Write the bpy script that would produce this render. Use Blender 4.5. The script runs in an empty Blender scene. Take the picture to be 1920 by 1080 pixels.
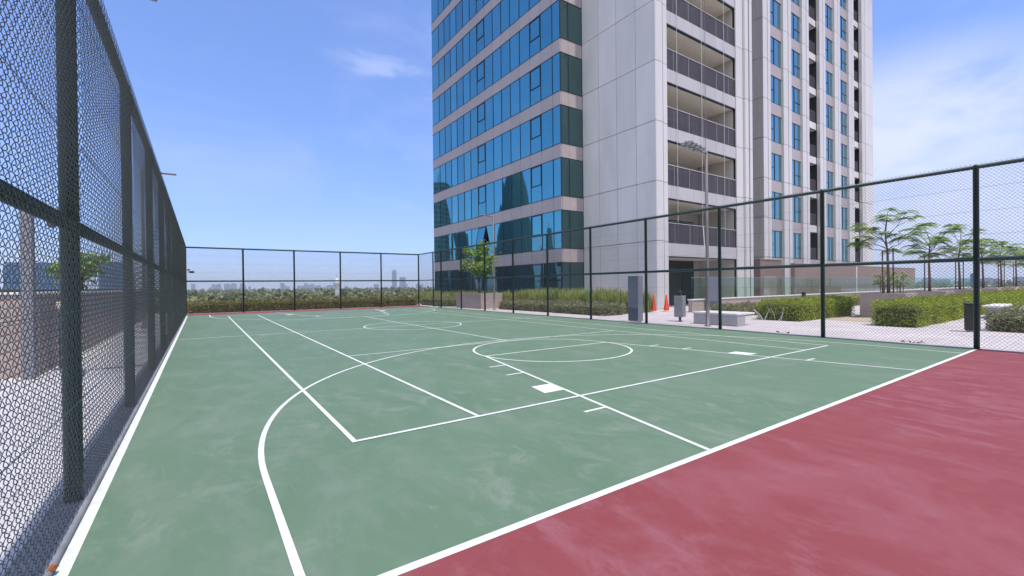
import bpy, math, random
import numpy as np
from mathutils import Vector, Matrix

# ------------------------------------------------------------------ camera, world, sun, exposure
scene = bpy.context.scene
C = scene.collection
YAW, PITCH, ROLL = 0.6062, -0.0057, -0.0110
EYE = Vector((-6.674, -2.247, 1.474))
cam = bpy.data.cameras.new('camera'); cam.sensor_width = 36.0; cam.lens = 36.0 * 842.5 / 1920.0
cam.clip_start = 0.05; cam.clip_end = 30000
camo = bpy.data.objects.new('camera', cam); C.objects.link(camo)
cy_, sy_ = math.cos(YAW), math.sin(YAW)
fwd = Vector((sy_ * math.cos(PITCH), cy_ * math.cos(PITCH), math.sin(PITCH)))
rgt = Vector((cy_, -sy_, 0)); upv = rgt.cross(fwd)
r2 = rgt * math.cos(ROLL) + upv * math.sin(ROLL); u2 = -rgt * math.sin(ROLL) + upv * math.cos(ROLL)
m3 = Matrix((r2, u2, -fwd)).transposed()
camo.matrix_world = Matrix.Translation(EYE) @ m3.to_4x4()
scene.camera = camo

SUN_EL = math.radians(70); SUN_AZ = math.radians(174)      # azimuth clockwise from +Y
world = bpy.data.worlds.new('World'); scene.world = world; world.use_nodes = True
wt = world.node_tree; wn, wl = wt.nodes, wt.links; wn.clear()
def wnode(t, **k):
    n = wn.new(t)
    for a, b in k.items(): setattr(n, a, b)
    return n
sky = wnode('ShaderNodeTexSky', sky_type='NISHITA', sun_disc=False)
sky.sun_elevation = SUN_EL; sky.sun_rotation = SUN_AZ
sky.air_density = 1.0; sky.dust_density = 0.35; sky.ozone_density = 3.0; sky.altitude = 20
bg = wnode('ShaderNodeBackground'); bg.inputs['Strength'].default_value = 0.15
wo = wnode('ShaderNodeOutputWorld'); wl.new(bg.outputs[0], wo.inputs[0])
tc = wnode('ShaderNodeTexCoord')
def wmath(op, a, b=None, c=None, clamp=False):
    n = wnode('ShaderNodeMath', operation=op, use_clamp=clamp)
    for i, v in enumerate((a, b, c)):
        if v is None: continue
        if isinstance(v, (int, float)): n.inputs[i].default_value = v
        else: wl.new(v, n.inputs[i])
    return n.outputs[0]
def wdot(vec):
    n = wnode('ShaderNodeVectorMath', operation='DOT_PRODUCT'); wl.new(tc.outputs['Generated'], n.inputs[0])
    n.inputs[1].default_value = vec; return n.outputs['Value']
def adir(az, el):
    a, e = math.radians(az), math.radians(el)
    return Vector((math.sin(a) * math.cos(e), math.cos(a) * math.cos(e), math.sin(e)))
def sstep(v, a, b):
    n = wnode('ShaderNodeMapRange', interpolation_type='SMOOTHSTEP'); wl.new(v, n.inputs[0])
    n.inputs[1].default_value = a; n.inputs[2].default_value = b; return n.outputs[0]
def wnoise(scale, sc3, detail=6, dist=0.6):
    m = wnode('ShaderNodeMapping'); wl.new(tc.outputs['Generated'], m.inputs[0]); m.inputs['Scale'].default_value = sc3
    n = wnode('ShaderNodeTexNoise'); wl.new(m.outputs[0], n.inputs['Vector'])
    n.inputs['Scale'].default_value = scale; n.inputs['Detail'].default_value = detail
    n.inputs['Roughness'].default_value = 0.6; n.inputs['Distortion'].default_value = dist
    return n.outputs[0]
def patch(az, el, w, h, rot):                               # soft elliptical region of sky
    d = adir(az, el); a = math.radians(az)
    e1 = Vector((math.cos(a), -math.sin(a), 0)); e2 = e1.cross(d)
    cr, sr = math.cos(rot), math.sin(rot)
    f1 = e1 * cr + e2 * sr; f2 = -e1 * sr + e2 * cr
    o1, o2 = d.dot(f1), d.dot(f2)
    A = wmath('DIVIDE', wmath('SUBTRACT', wdot(f1), o1), w); B = wmath('DIVIDE', wmath('SUBTRACT', wdot(f2), o2), h)
    r = wmath('ADD', wmath('MULTIPLY', A, A), wmath('MULTIPLY', B, B))
    return wmath('MULTIPLY', sstep(r, 1.0, 0.0), sstep(wdot(d), 0.0, 0.4))
n1 = wnoise(7.0, (1, 1, 3.5)); n2 = wnoise(3.0, (1, 1, 2.2), 7, 1.0)
wisp = wmath('MULTIPLY', patch(22.5, 24.0, 0.20, 0.042, -0.26), sstep(n1, 0.34, 0.62))
bank = wmath('MULTIPLY', patch(76, 10, 0.44, 0.24, -0.1), sstep(n2, 0.15, 0.62))
veil = wmath('MULTIPLY', sstep(n2, 0.42, 0.85), 0.18)
mask = wmath('MAXIMUM', wmath('MULTIPLY', wisp, 0.36), wmath('MAXIMUM', wmath('MULTIPLY', bank, 0.95), veil))
tint = wnode('ShaderNodeMix', data_type='RGBA', blend_type='MULTIPLY'); tint.inputs[0].default_value = 1.0
gm = wnode('ShaderNodeGamma'); gm.inputs[1].default_value = 0.65; wl.new(sky.outputs[0], gm.inputs[0])
wl.new(gm.outputs[0], tint.inputs[6]); tint.inputs[7].default_value = (0.78, 1.0, 1.60, 1)
cl = wnode('ShaderNodeMix', data_type='RGBA'); wl.new(mask, cl.inputs[0]); wl.new(tint.outputs[2], cl.inputs[6])
cl.inputs[7].default_value = (3.4, 3.65, 4.9, 1)
fill_veil = wmath('MULTIPLY', wmath('MULTIPLY', patch(232, 38, 0.98, 0.75, 0.0), sstep(wnoise(2.2, (1, 1, 1.8), 7, 0.8), 0.2, 0.7)), 1.0, clamp=True)  # bright haze added to the unseen south-west sky to lift shaded walls
cl2 = wnode('ShaderNodeMix', data_type='RGBA'); wl.new(fill_veil, cl2.inputs[0]); wl.new(cl.outputs[2], cl2.inputs[6])
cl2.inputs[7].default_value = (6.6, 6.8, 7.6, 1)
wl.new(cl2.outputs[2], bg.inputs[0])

sun = bpy.data.lights.new('sun', 'SUN'); sun.energy = 2.7; sun.angle = math.radians(0.53); sun.color = (1.0, 0.93, 0.83)
suno = bpy.data.objects.new('sun', sun); C.objects.link(suno)
sd = Vector((math.sin(SUN_AZ) * math.cos(SUN_EL), math.cos(SUN_AZ) * math.cos(SUN_EL), math.sin(SUN_EL)))
suno.rotation_euler = sd.to_track_quat('Z', 'Y').to_euler()
scene.view_settings.view_transform = 'Standard'; scene.view_settings.look = 'None'
scene.view_settings.exposure = 0.72; scene.view_settings.gamma = 1.0
scene.cycles.max_bounces = 6; scene.cycles.transparent_max_bounces = 12; scene.cycles.volume_bounces = 0

# ------------------------------------------------------------------ materials
def mat(name, col, rough=0.7, metal=0.0, var=0.0, vscale=3.0, bump=0.0, bscale=40.0, island=0.0, spec=0.5,
        streak=None, col2=None, trans=0.0, hue=0.0):
    m = bpy.data.materials.new(name); m.use_nodes = True
    nt = m.node_tree; N, L = nt.nodes, nt.links
    b = N['Principled BSDF']; b.inputs['Roughness'].default_value = rough; b.inputs['Metallic'].default_value = metal
    b.inputs['Specular IOR Level'].default_value = spec
    b.inputs['Base Color'].default_value = (*col, 1)
    geo = N.new('ShaderNodeNewGeometry'); cur = None
    def mixc(fac, a, c2):
        x = N.new('ShaderNodeMix'); x.data_type = 'RGBA'
        if isinstance(fac, float): x.inputs[0].default_value = fac
        else: L.new(fac, x.inputs[0])
        if isinstance(a, tuple): x.inputs[6].default_value = (*a, 1)
        else: L.new(a, x.inputs[6])
        x.inputs[7].default_value = (*c2, 1); return x.outputs[2]
    if var > 0 or col2:
        n = N.new('ShaderNodeTexNoise'); n.inputs['Scale'].default_value = vscale; n.inputs['Detail'].default_value = 6
        n.inputs['Roughness'].default_value = 0.62
        if streak:
            mp = N.new('ShaderNodeMapping'); mp.inputs['Scale'].default_value = streak
            L.new(geo.outputs['Position'], mp.inputs[0]); L.new(mp.outputs[0], n.inputs['Vector'])
        else: L.new(geo.outputs['Position'], n.inputs['Vector'])
        mr = N.new('ShaderNodeMapRange'); mr.inputs[1].default_value = 0.32; mr.inputs[2].default_value = 0.68
        L.new(n.outputs[0], mr.inputs[0])
        c2 = col2 if col2 else tuple(min(1, c * (1 - var)) for c in col)
        cur = mixc(mr.outputs[0], tuple(col), tuple(c2))
    if island > 0:
        hs = N.new('ShaderNodeHueSaturation')
        mr = N.new('ShaderNodeMapRange'); mr.inputs[3].default_value = 1 - island; mr.inputs[4].default_value = 1 + island
        L.new(geo.outputs['Random Per Island'], mr.inputs[0]); L.new(mr.outputs[0], hs.inputs['Value'])
        if hue:
            mr2 = N.new('ShaderNodeMapRange'); mr2.inputs[3].default_value = 0.5 - hue; mr2.inputs[4].default_value = 0.5 + hue
            wn_ = N.new('ShaderNodeMath'); wn_.operation = 'MULTIPLY'; wn_.inputs[1].default_value = 17.3
            fr = N.new('ShaderNodeMath'); fr.operation = 'FRACT'
            L.new(geo.outputs['Random Per Island'], wn_.inputs[0]); L.new(wn_.outputs[0], fr.inputs[0]); L.new(fr.outputs[0], mr2.inputs[0])
            L.new(mr2.outputs[0], hs.inputs['Hue'])
        if cur is None: hs.inputs['Color'].default_value = (*col, 1)
        else: L.new(cur, hs.inputs['Color'])
        cur = hs.outputs[0]
    if cur is not None: L.new(cur, b.inputs['Base Color'])
    if bump > 0:
        n = N.new('ShaderNodeTexNoise'); n.inputs['Scale'].default_value = bscale; n.inputs['Detail'].default_value = 4
        L.new(geo.outputs['Position'], n.inputs['Vector'])
        bp = N.new('ShaderNodeBump'); bp.inputs['Strength'].default_value = bump; bp.inputs['Distance'].default_value = 0.01
        L.new(n.outputs[0], bp.inputs['Height']); L.new(bp.outputs[0], b.inputs['Normal'])
    if trans > 0:
        tr = N.new('ShaderNodeBsdfTranslucent'); mx = N.new('ShaderNodeMixShader'); mx.inputs[0].default_value = trans
        if cur is not None: L.new(cur, tr.inputs[0])
        else: tr.inputs[0].default_value = (*col, 1)
        L.new(b.outputs[0], mx.inputs[1]); L.new(tr.outputs[0], mx.inputs[2]); L.new(mx.outputs[0], N['Material Output'].inputs[0])
    return m

def court_mat(name, base, light, dark):
    m = bpy.data.materials.new(name); m.use_nodes = True
    nt = m.node_tree; N, L = nt.nodes, nt.links; b = N['Principled BSDF']
    geo = N.new('ShaderNodeNewGeometry')
    def noise(scale, sc3, det=6, rot=0.0, dist=0.0, rough=0.6):
        mp = N.new('ShaderNodeMapping'); mp.inputs['Scale'].default_value = sc3; mp.inputs['Rotation'].default_value = (0, 0, rot)
        L.new(geo.outputs['Position'], mp.inputs[0])
        n = N.new('ShaderNodeTexNoise'); n.inputs['Scale'].default_value = scale; n.inputs['Detail'].default_value = det
        n.inputs['Roughness'].default_value = rough; n.inputs['Distortion'].default_value = dist
        L.new(mp.outputs[0], n.inputs['Vector']); return n.outputs[0]
    def rng(v, a, b_, c=0.0, d=1.0):
        r = N.new('ShaderNodeMapRange'); L.new(v, r.inputs[0])
        for i, x in enumerate((a, b_, c, d)): r.inputs[i + 1].default_value = x
        return r.outputs[0]
    def mixc(fac, a, c):
        x = N.new('ShaderNodeMix'); x.data_type = 'RGBA'; L.new(fac, x.inputs[0])
        if isinstance(a, tuple): x.inputs[6].default_value = (*a, 1)
        else: L.new(a, x.inputs[6])
        x.inputs[7].default_value = (*c, 1); return x.outputs[2]
    def mul(a, b_):
        x = N.new('ShaderNodeMath'); x.operation = 'MULTIPLY'; L.new(a, x.inputs[0])
        if isinstance(b_, float): x.inputs[1].default_value = b_
        else: L.new(b_, x.inputs[1])
        return x.outputs[0]
    c = mixc(rng(noise(0.55, (1, 1, 1), 5), 0.35, 0.7, 0, 0.75), base, dark)                       # broad patches
    c = mixc(rng(noise(1.3, (1.0, 0.6, 1), 9, 0.5, 0.8, 0.68), 0.48, 0.74, 0, 0.7), c, light)       # pale dusty drifts
    c = mixc(mul(rng(noise(3.6, (1.0, 0.55, 1), 8, 0.2, 0.6, 0.7), 0.50, 0.64, 0, 0.9), rng(noise(0.5, (1, 1, 1), 3), 0.40, 0.60)), c, light)   # small cloudy scuffs
    c = mixc(rng(noise(4.2, (1.0, 0.7, 1), 6, 1.2), 0.5, 0.72, 0, 0.4), c, dark)
    c = mixc(rng(noise(55.0, (1, 1, 1), 3, 0, 0, 0.7), 0.72, 0.80, 0, 0.5), c, light)               # grit specks
    c = mixc(mul(rng(noise(6.0, (1, 0.16, 1), 5, 0.9, 0.5), 0.55, 0.8, 0, 0.5), rng(noise(0.8, (1, 1, 1), 2), 0.4, 0.6)), c, light)  # roller streaks
    c = mixc(rng(noise(0.9, (1, 1, 1), 8, 0, 2.5, 0.7), 0.63, 0.72, 0, 0.35), c, light)            # dried puddle marks
    c = mixc(rng(noise(28.0, (1, 1, 1), 4), 0.25, 0.8, 0, 0.16), c, dark)
    # scuffs and short scratches
    v = N.new('ShaderNodeTexVoronoi'); v.feature = 'DISTANCE_TO_EDGE'; v.inputs['Scale'].default_value = 0.9
    mp = N.new('ShaderNodeMapping'); mp.inputs['Scale'].default_value = (1, 0.3, 1); mp.inputs['Rotation'].default_value = (0, 0, 0.4)
    L.new(geo.outputs['Position'], mp.inputs[0]); L.new(mp.outputs[0], v.inputs['Vector'])
    c = mixc(mul(rng(v.outputs[0], 0.0, 0.006, 0.35, 0.0), rng(noise(0.7, (1, 1, 1), 3), 0.55, 0.62)), c, light)
    L.new(c, b.inputs['Base Color'])
    b.inputs['Roughness'].default_value = 0.7; b.inputs['Specular IOR Level'].default_value = 0.25
    bp = N.new('ShaderNodeBump'); bp.inputs['Strength'].default_value = 0.25; bp.inputs['Distance'].default_value = 0.003
    L.new(noise(150.0, (1, 1, 1), 3), bp.inputs['Height']); L.new(bp.outputs[0], b.inputs['Normal'])
    return m

def paving_mat(name, c1, c2, mortar, w, h, rot=0.0):
    m = bpy.data.materials.new(name); m.use_nodes = True
    nt = m.node_tree; N, L = nt.nodes, nt.links; b = N['Principled BSDF']
    geo = N.new('ShaderNodeNewGeometry'); mp = N.new('ShaderNodeMapping'); mp.inputs['Rotation'].default_value = (0, 0, rot)
    L.new(geo.outputs['Position'], mp.inputs[0])
    br = N.new('ShaderNodeTexBrick'); L.new(mp.outputs[0], br.inputs['Vector'])
    br.inputs['Color1'].default_value = (*c1, 1); br.inputs['Color2'].default_value = (*c2, 1); br.inputs['Mortar'].default_value = (*mortar, 1)
    br.inputs['Scale'].default_value = 1.0; br.inputs['Brick Width'].default_value = w; br.inputs['Row Height'].default_value = h
    br.inputs['Mortar Size'].default_value = 0.006; br.inputs['Bias'].default_value = -0.2
    n = N.new('ShaderNodeTexNoise'); n.inputs['Scale'].default_value = 0.8; n.inputs['Detail'].default_value = 7; L.new(geo.outputs['Position'], n.inputs['Vector'])
    mr = N.new('ShaderNodeMapRange'); L.new(n.outputs[0], mr.inputs[0]); mr.inputs[1].default_value = 0.3; mr.inputs[2].default_value = 0.75
    mr.inputs[3].default_value = 1.06; mr.inputs[4].default_value = 0.86
    hs = N.new('ShaderNodeHueSaturation'); L.new(br.outputs[0], hs.inputs['Color']); L.new(mr.outputs[0], hs.inputs['Value'])
    L.new(hs.outputs[0], b.inputs['Base Color']); b.inputs['Roughness'].default_value = 0.8
    return m

def glass_facade(name, col, rough=0.02):
    m = bpy.data.materials.new(name); m.use_nodes = True
    nt = m.node_tree; N, L = nt.nodes, nt.links; b = N['Principled BSDF']
    geo = N.new('ShaderNodeNewGeometry')
    hs = N.new('ShaderNodeHueSaturation'); hs.inputs['Color'].default_value = (*col, 1)
    mr = N.new('ShaderNodeMapRange'); mr.inputs[3].default_value = 0.88; mr.inputs[4].default_value = 1.10
    L.new(geo.outputs['Random Per Island'], mr.inputs[0]); L.new(mr.outputs[0], hs.inputs['Value'])
    L.new(hs.outputs[0], b.inputs['Base Color'])
    b.inputs['Metallic'].default_value = 1.0; b.inputs['Roughness'].default_value = rough
    n = N.new('ShaderNodeTexNoise'); n.inputs['Scale'].default_value = 0.35; n.inputs['Detail'].default_value = 1
    L.new(geo.outputs['Position'], n.inputs['Vector'])
    bp = N.new('ShaderNodeBump'); bp.inputs['Strength'].default_value = 0.10; bp.inputs['Distance'].default_value = 0.06
    L.new(n.outputs[0], bp.inputs['Height']); L.new(bp.outputs[0], b.inputs['Normal'])
    return m

def clear_glass(name, col, gl=0.12):
    m = bpy.data.materials.new(name); m.use_nodes = True
    nt = m.node_tree; N, L = nt.nodes, nt.links; N.remove(N['Principled BSDF'])
    t = N.new('ShaderNodeBsdfTransparent'); t.inputs[0].default_value = (*col, 1)
    g = N.new('ShaderNodeBsdfGlossy'); g.inputs['Roughness'].default_value = 0.02; g.inputs[0].default_value = (0.8, 0.95, 0.95, 1)
    lw = N.new('ShaderNodeLayerWeight'); lw.inputs[0].default_value = 0.5
    pw = N.new('ShaderNodeMath'); pw.operation = 'POWER'; L.new(lw.outputs['Facing'], pw.inputs[0]); pw.inputs[1].default_value = 5.0
    ma = N.new('ShaderNodeMath'); ma.operation = 'MULTIPLY_ADD'; L.new(pw.outputs[0], ma.inputs[0]); ma.inputs[1].default_value = 0.5; ma.inputs[2].default_value = 0.04
    mx = N.new('ShaderNodeMixShader'); L.new(ma.outputs[0], mx.inputs[0]); L.new(t.outputs[0], mx.inputs[1]); L.new(g.outputs[0], mx.inputs[2])
    L.new(mx.outputs[0], N['Material Output'].inputs[0]); return m

M = dict(
    green=court_mat('court green', (0.120, 0.192, 0.124), (0.185, 0.234, 0.182), (0.100, 0.168, 0.106)),
    red=court_mat('court red', (0.238, 0.058, 0.065), (0.280, 0.105, 0.124), (0.200, 0.040, 0.045)),
    line=mat('line paint', (0.74, 0.76, 0.71), 0.65, col2=(0.56, 0.60, 0.54), vscale=11, bump=0.3, bscale=120),
    paving=paving_mat('plaza paving', (0.56, 0.50, 0.50), (0.50, 0.455, 0.465), (0.36, 0.33, 0.33), 0.6, 0.3, 0.0),
    slab=paving_mat('pale paving', (0.50, 0.49, 0.51), (0.47, 0.46, 0.48), (0.30, 0.29, 0.31), 1.2, 0.6, 0.0),
    kerb=mat('kerb concrete', (0.24, 0.245, 0.26), 0.85, var=0.35, vscale=5, bump=0.4),
    podium=mat('podium concrete', (0.38, 0.35, 0.33), 0.85, var=0.2),
    sand=mat('sandy gravel', (0.55, 0.44, 0.33), 0.95, var=0.35, vscale=22, bump=0.8, bscale=60),
    fence=mat('fence green', (0.010, 0.050, 0.042), 0.42, var=0.2, vscale=6),
    wire=mat('wire green', (0.072, 0.074, 0.064), 0.38, spec=0.7),
    white=mat('white cladding', (0.70, 0.66, 0.63), 0.5, var=0.13, vscale=0.7, island=0.045, streak=(1, 1, 0.25)),
    strip=mat('pale fin cladding', (0.66, 0.62, 0.59), 0.5, var=0.08, vscale=0.8, island=0.03, streak=(1, 1, 0.2)),
    beige=mat('beige cladding', (0.52, 0.485, 0.43), 0.6, var=0.1, vscale=0.7, island=0.04, streak=(1, 1, 0.25)),
    spandrel=mat('spandrel panel', (0.435, 0.37, 0.36), 0.45, var=0.08, vscale=1.0, island=0.05),
    joint=mat('joint shadow gap', (0.03, 0.03, 0.032), 0.9),
    frame=mat('dark window frame', (0.018, 0.024, 0.032), 0.4),
    glass=glass_facade('blue facade glass', (0.145, 0.42, 0.46)),
    glass0=glass_facade('ground floor glass', (0.10, 0.22, 0.25)),  # darker copy of the facade glass, dim interior put into its colour
    band=mat('balcony band cladding', (0.50, 0.465, 0.46), 0.55, var=0.1, vscale=0.8, island=0.05, streak=(1, 1, 0.3)),
    glass2=glass_facade('teal return glass', (0.12, 0.21, 0.20)),
    glass3=glass_facade('window glass', (0.27, 0.46, 0.46)),
    doorglass=glass_facade('balcony door glass', (0.07, 0.12, 0.13)),
    rail=mat('railing grey', (0.085, 0.070, 0.076), 0.5),
    soffit=mat('soffit', (0.74, 0.69, 0.61), 0.8, var=0.05),
    room=mat('balcony back wall', (0.48, 0.44, 0.38), 0.8, var=0.08),
    planter=mat('planter render', (0.42, 0.335, 0.295), 0.8, var=0.14, vscale=2.0, bump=0.2),
    planterw=mat('pale stone', (0.50, 0.48, 0.47), 0.8, var=0.14, vscale=3.0, bump=0.3),
    brown=mat('brown render', (0.30, 0.215, 0.185), 0.85, var=0.12, vscale=1.0, bump=0.2),
    coping=mat('white coping', (0.68, 0.66, 0.64), 0.7, var=0.1),
    bench=mat('bench stone', (0.42, 0.40, 0.41), 0.8, var=0.12, vscale=6, bump=0.3),
    totem=mat('totem grey metal', (0.21, 0.22, 0.26), 0.45, var=0.1),
    totemd=mat('totem dark panel', (0.10, 0.115, 0.15), 0.4),
    steel=mat('grey steel', (0.26, 0.255, 0.27), 0.45, var=0.12),
    bronze=mat('pole grey brown', (0.20, 0.175, 0.17), 0.5, var=0.2),
    black=mat('black plastic', (0.012, 0.012, 0.014), 0.5),
    orange=mat('cone orange', (0.75, 0.055, 0.03), 0.45),
    conew=mat('cone white', (0.75, 0.72, 0.68), 0.5),
    balglass=clear_glass('balustrade glass', (0.80, 0.90, 0.86)),
    clearglass=clear_glass('lamp lens', (0.9, 0.9, 0.9)),
    bark=mat('bark', (0.20, 0.125, 0.095), 0.9, var=0.35, vscale=12, bump=0.6),
    stake=mat('stake wood', (0.16, 0.085, 0.06), 0.9, var=0.3, vscale=8),
    soil=mat('soil', (0.10, 0.07, 0.05), 0.95, var=0.4, vscale=14, bump=0.8),
    leafH=mat('hedge leaf', (0.37, 0.44, 0.05), 0.5, var=0.3, vscale=2.5, island=0.4, hue=0.02, trans=0.45),
    leafD=mat('dusty shrub leaf', (0.30, 0.30, 0.15), 0.6, var=0.3, vscale=3, island=0.45, hue=0.03, trans=0.25),
    leafG=mat('ornamental grass blade', (0.38, 0.42, 0.13), 0.6, var=0.3, vscale=3, island=0.6, hue=0.03, trans=0.35),
    leafR=mat('mixed hedge leaf', (0.32, 0.28, 0.08), 0.6, var=0.3, vscale=3, island=0.55, hue=0.07, trans=0.25),
    leafT=mat('feather leaf', (0.28, 0.41, 0.09), 0.55, island=0.45, hue=0.025, trans=0.42),
    leafB=mat('broad leaf', (0.22, 0.34, 0.05), 0.45, island=0.5, hue=0.02, trans=0.35),
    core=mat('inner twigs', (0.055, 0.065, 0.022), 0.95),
    wood=mat('far foliage', (0.17, 0.20, 0.07), 0.9, var=0.45, vscale=0.02, island=0.35, hue=0.03),
    plain=mat('dry plain', (0.30, 0.26, 0.20), 0.95, var=0.45, vscale=0.006, col2=(0.11, 0.12, 0.07)),
    farw=mat('far white wall', (0.55, 0.54, 0.50), 0.8),
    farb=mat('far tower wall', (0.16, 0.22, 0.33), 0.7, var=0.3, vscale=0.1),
    tglass=mat('city tower cladding', (0.045, 0.075, 0.095), 0.5, var=0.35, vscale=0.25, streak=(1, 1, 0.05)),
    cream=mat('cream lamp', (0.80, 0.70, 0.52), 0.5),
    rust=mat('rusty brown', (0.35, 0.11, 0.03), 0.8, var=0.5, vscale=40),
    leafdry=mat('dry leaf', (0.12, 0.06, 0.04), 0.9),
    rope=mat('rope', (0.55, 0.53, 0.50), 0.8),
)
def facade_win(name, wall, glass, sx, sy, sz):              # far buildings: rows of windows as a brick pattern
    m = bpy.data.materials.new(name); m.use_nodes = True
    nt = m.node_tree; N, L = nt.nodes, nt.links; b = N['Principled BSDF']
    geo = N.new('ShaderNodeNewGeometry'); sp = N.new('ShaderNodeSeparateXYZ'); L.new(geo.outputs['Position'], sp.inputs[0])
    ad = N.new('ShaderNodeMath'); L.new(sp.outputs[0], ad.inputs[0]); L.new(sp.outputs[1], ad.inputs[1])
    cb = N.new('ShaderNodeCombineXYZ'); L.new(ad.outputs[0], cb.inputs[0]); L.new(sp.outputs[2], cb.inputs[1])
    br = N.new('ShaderNodeTexBrick'); br.offset = 0.0; L.new(cb.outputs[0], br.inputs['Vector'])
    br.inputs['Color1'].default_value = (*glass, 1); br.inputs['Color2'].default_value = tuple(g * 0.6 for g in glass) + (1,)
    br.inputs['Mortar'].default_value = (*wall, 1); br.inputs['Scale'].default_value = 1.0
    br.inputs['Brick Width'].default_value = sx; br.inputs['Row Height'].default_value = sz; br.inputs['Mortar Size'].default_value = sy
    L.new(br.outputs[0], b.inputs['Base Color']); b.inputs['Roughness'].default_value = 0.35
    return m
M['city'] = facade_win('city facade', (0.20, 0.22, 0.24), (0.05, 0.08, 0.10), 2.2, 0.45, 3.5)
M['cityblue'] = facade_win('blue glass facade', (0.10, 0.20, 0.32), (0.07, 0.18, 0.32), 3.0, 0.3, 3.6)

# ------------------------------------------------------------------ mesh helpers
class MB:
    def __init__(s): s.v = []; s.f = []; s.n = 0
    def add(s, verts, faces):
        verts = np.asarray(verts, float).reshape(-1, 3); s.v.append(verts)
        o = s.n; s.f.extend([tuple(i + o for i in f) for f in faces]); s.n += len(verts); return s
    def box(s, x0, x1, y0, y1, z0, z1):
        x0, x1 = min(x0, x1), max(x0, x1); y0, y1 = min(y0, y1), max(y0, y1); z0, z1 = min(z0, z1), max(z0, z1)
        return s.add([(x0, y0, z0), (x1, y0, z0), (x1, y1, z0), (x0, y1, z0), (x0, y0, z1), (x1, y0, z1), (x1, y1, z1), (x0, y1, z1)],
              [(0, 3, 2, 1), (4, 5, 6, 7), (0, 1, 5, 4), (1, 2, 6, 5), (2, 3, 7, 6), (3, 0, 4, 7)])
    def bbox(s, x0, x1, y0, y1, z0, z1, b=0.01):              # chamfered box
        xs, ys, zs = sorted((x0, x1)), sorted((y0, y1)), sorted((z0, z1))
        b = min(b, (xs[1]-xs[0])/3, (ys[1]-ys[0])/3, (zs[1]-zs[0])/3)
        V = []; idx = {}
        for i in (0, 1):
            for j in (0, 1):
                for k in (0, 1):
                    for a in range(3):
                        p = [xs[i], ys[j], zs[k]]
                        for c, (w, q) in enumerate(((xs, i), (ys, j), (zs, k))):
                            if c != a: p[c] += b if q == 0 else -b
                        idx[(i, j, k, a)] = len(V); V.append(p)
        F = []
        for a in range(3):
            o = [c for c in range(3) if c != a]
            for q in (0, 1):
                ring = []
                for (p1, p2) in ((0, 0), (1, 0), (1, 1), (0, 1)):
                    t = [0, 0, 0]; t[a] = q; t[o[0]] = p1; t[o[1]] = p2; ring.append(idx[(*t, a)])
                F.append(tuple(ring))
        for a in range(3):
            o = [c for c in range(3) if c != a]
            for p1 in (0, 1):
                for p2 in (0, 1):
                    t0 = [0, 0, 0]; t0[o[0]] = p1; t0[o[1]] = p2; t1 = list(t0); t1[a] = 1
                    F.append((idx[(*t0, o[0])], idx[(*t1, o[0])], idx[(*t1, o[1])], idx[(*t0, o[1])]))
        for i in (0, 1):
            for j in (0, 1):
                for k in (0, 1): F.append((idx[(i, j, k, 0)], idx[(i, j, k, 1)], idx[(i, j, k, 2)]))
        return s.add(V, F)
    def quad(s, a, b, c, d): return s.add([a, b, c, d], [(0, 1, 2, 3)])
    def tube(s, pts, rad, n=8, cap=True):
        pts = [Vector(p) for p in pts]; rads = rad if isinstance(rad, (list, tuple)) else [rad] * len(pts)
        V = []; F = []; ref = None
        for i, p in enumerate(pts):
            d = (pts[min(i + 1, len(pts) - 1)] - pts[max(i - 1, 0)]).normalized()
            if ref is None: ref = Vector((1, 0, 0)) if abs(d.x) < 0.8 else Vector((0, 1, 0))
            a = d.cross(ref).normalized(); b_ = d.cross(a).normalized(); ref = -b_ if False else ref
            for k in range(n):
                t = 2 * math.pi * k / n; V.append(p + (a * math.cos(t) + b_ * math.sin(t)) * rads[i])
        for i in range(len(pts) - 1):
            for k in range(n):
                F.append((i * n + k, i * n + (k + 1) % n, (i + 1) * n + (k + 1) % n, (i + 1) * n + k))
        if cap: F.append(tuple(range(n))[::-1]); F.append(tuple((len(pts) - 1) * n + k for k in range(n)))
        return s.add([tuple(v) for v in V], F)
    def lathe(s, prof, cx, cy, n=20):
        V = []; F = []
        for r, z in prof:
            for k in range(n): t = 2 * math.pi * k / n; V.append((cx + r * math.cos(t), cy + r * math.sin(t), z))
        for i in range(len(prof) - 1):
            for k in range(n): F.append((i * n + k, i * n + (k + 1) % n, (i + 1) * n + (k + 1) % n, (i + 1) * n + k))
        F.append(tuple(range(n))[::-1]); F.append(tuple((len(prof) - 1) * n + k for k in range(n)))
        return s.add(V, F)
    def mesh(s, name, m, smooth=False):
        me = bpy.data.meshes.new(name); V = np.concatenate(s.v) if s.v else np.zeros((0, 3))
        me.from_pydata(V.tolist(), [], s.f); me.materials.append(m)
        if smooth: me.polygons.foreach_set('use_smooth', [True] * len(me.polygons))
        me.update(); return me
    def build(s, name, m, parent=None, smooth=False, loc=None):
        o = bpy.data.objects.new(name, s.mesh(name, m, smooth)); C.objects.link(o)
        if loc is not None: o.location = loc
        if parent is not None: o.parent = parent
        return o
def quads_mesh(name, Q, m, parent=None):                      # Q: (n,4,3) loose leaf quads
    n = len(Q); me = bpy.data.meshes.new(name); me.vertices.add(n * 4); me.vertices.foreach_set('co', Q.reshape(-1).astype(np.float32))
    me.loops.add(n * 4); me.loops.foreach_set('vertex_index', np.arange(n * 4, dtype=np.int32))
    me.polygons.add(n); me.polygons.foreach_set('loop_start', np.arange(0, n * 4, 4, dtype=np.int32)); me.polygons.foreach_set('loop_total', np.full(n, 4, dtype=np.int32))
    me.update(calc_edges=True); me.materials.append(m)
    o = bpy.data.objects.new(name, me); C.objects.link(o)
    if parent is not None: o.parent = parent
    return o
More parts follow.
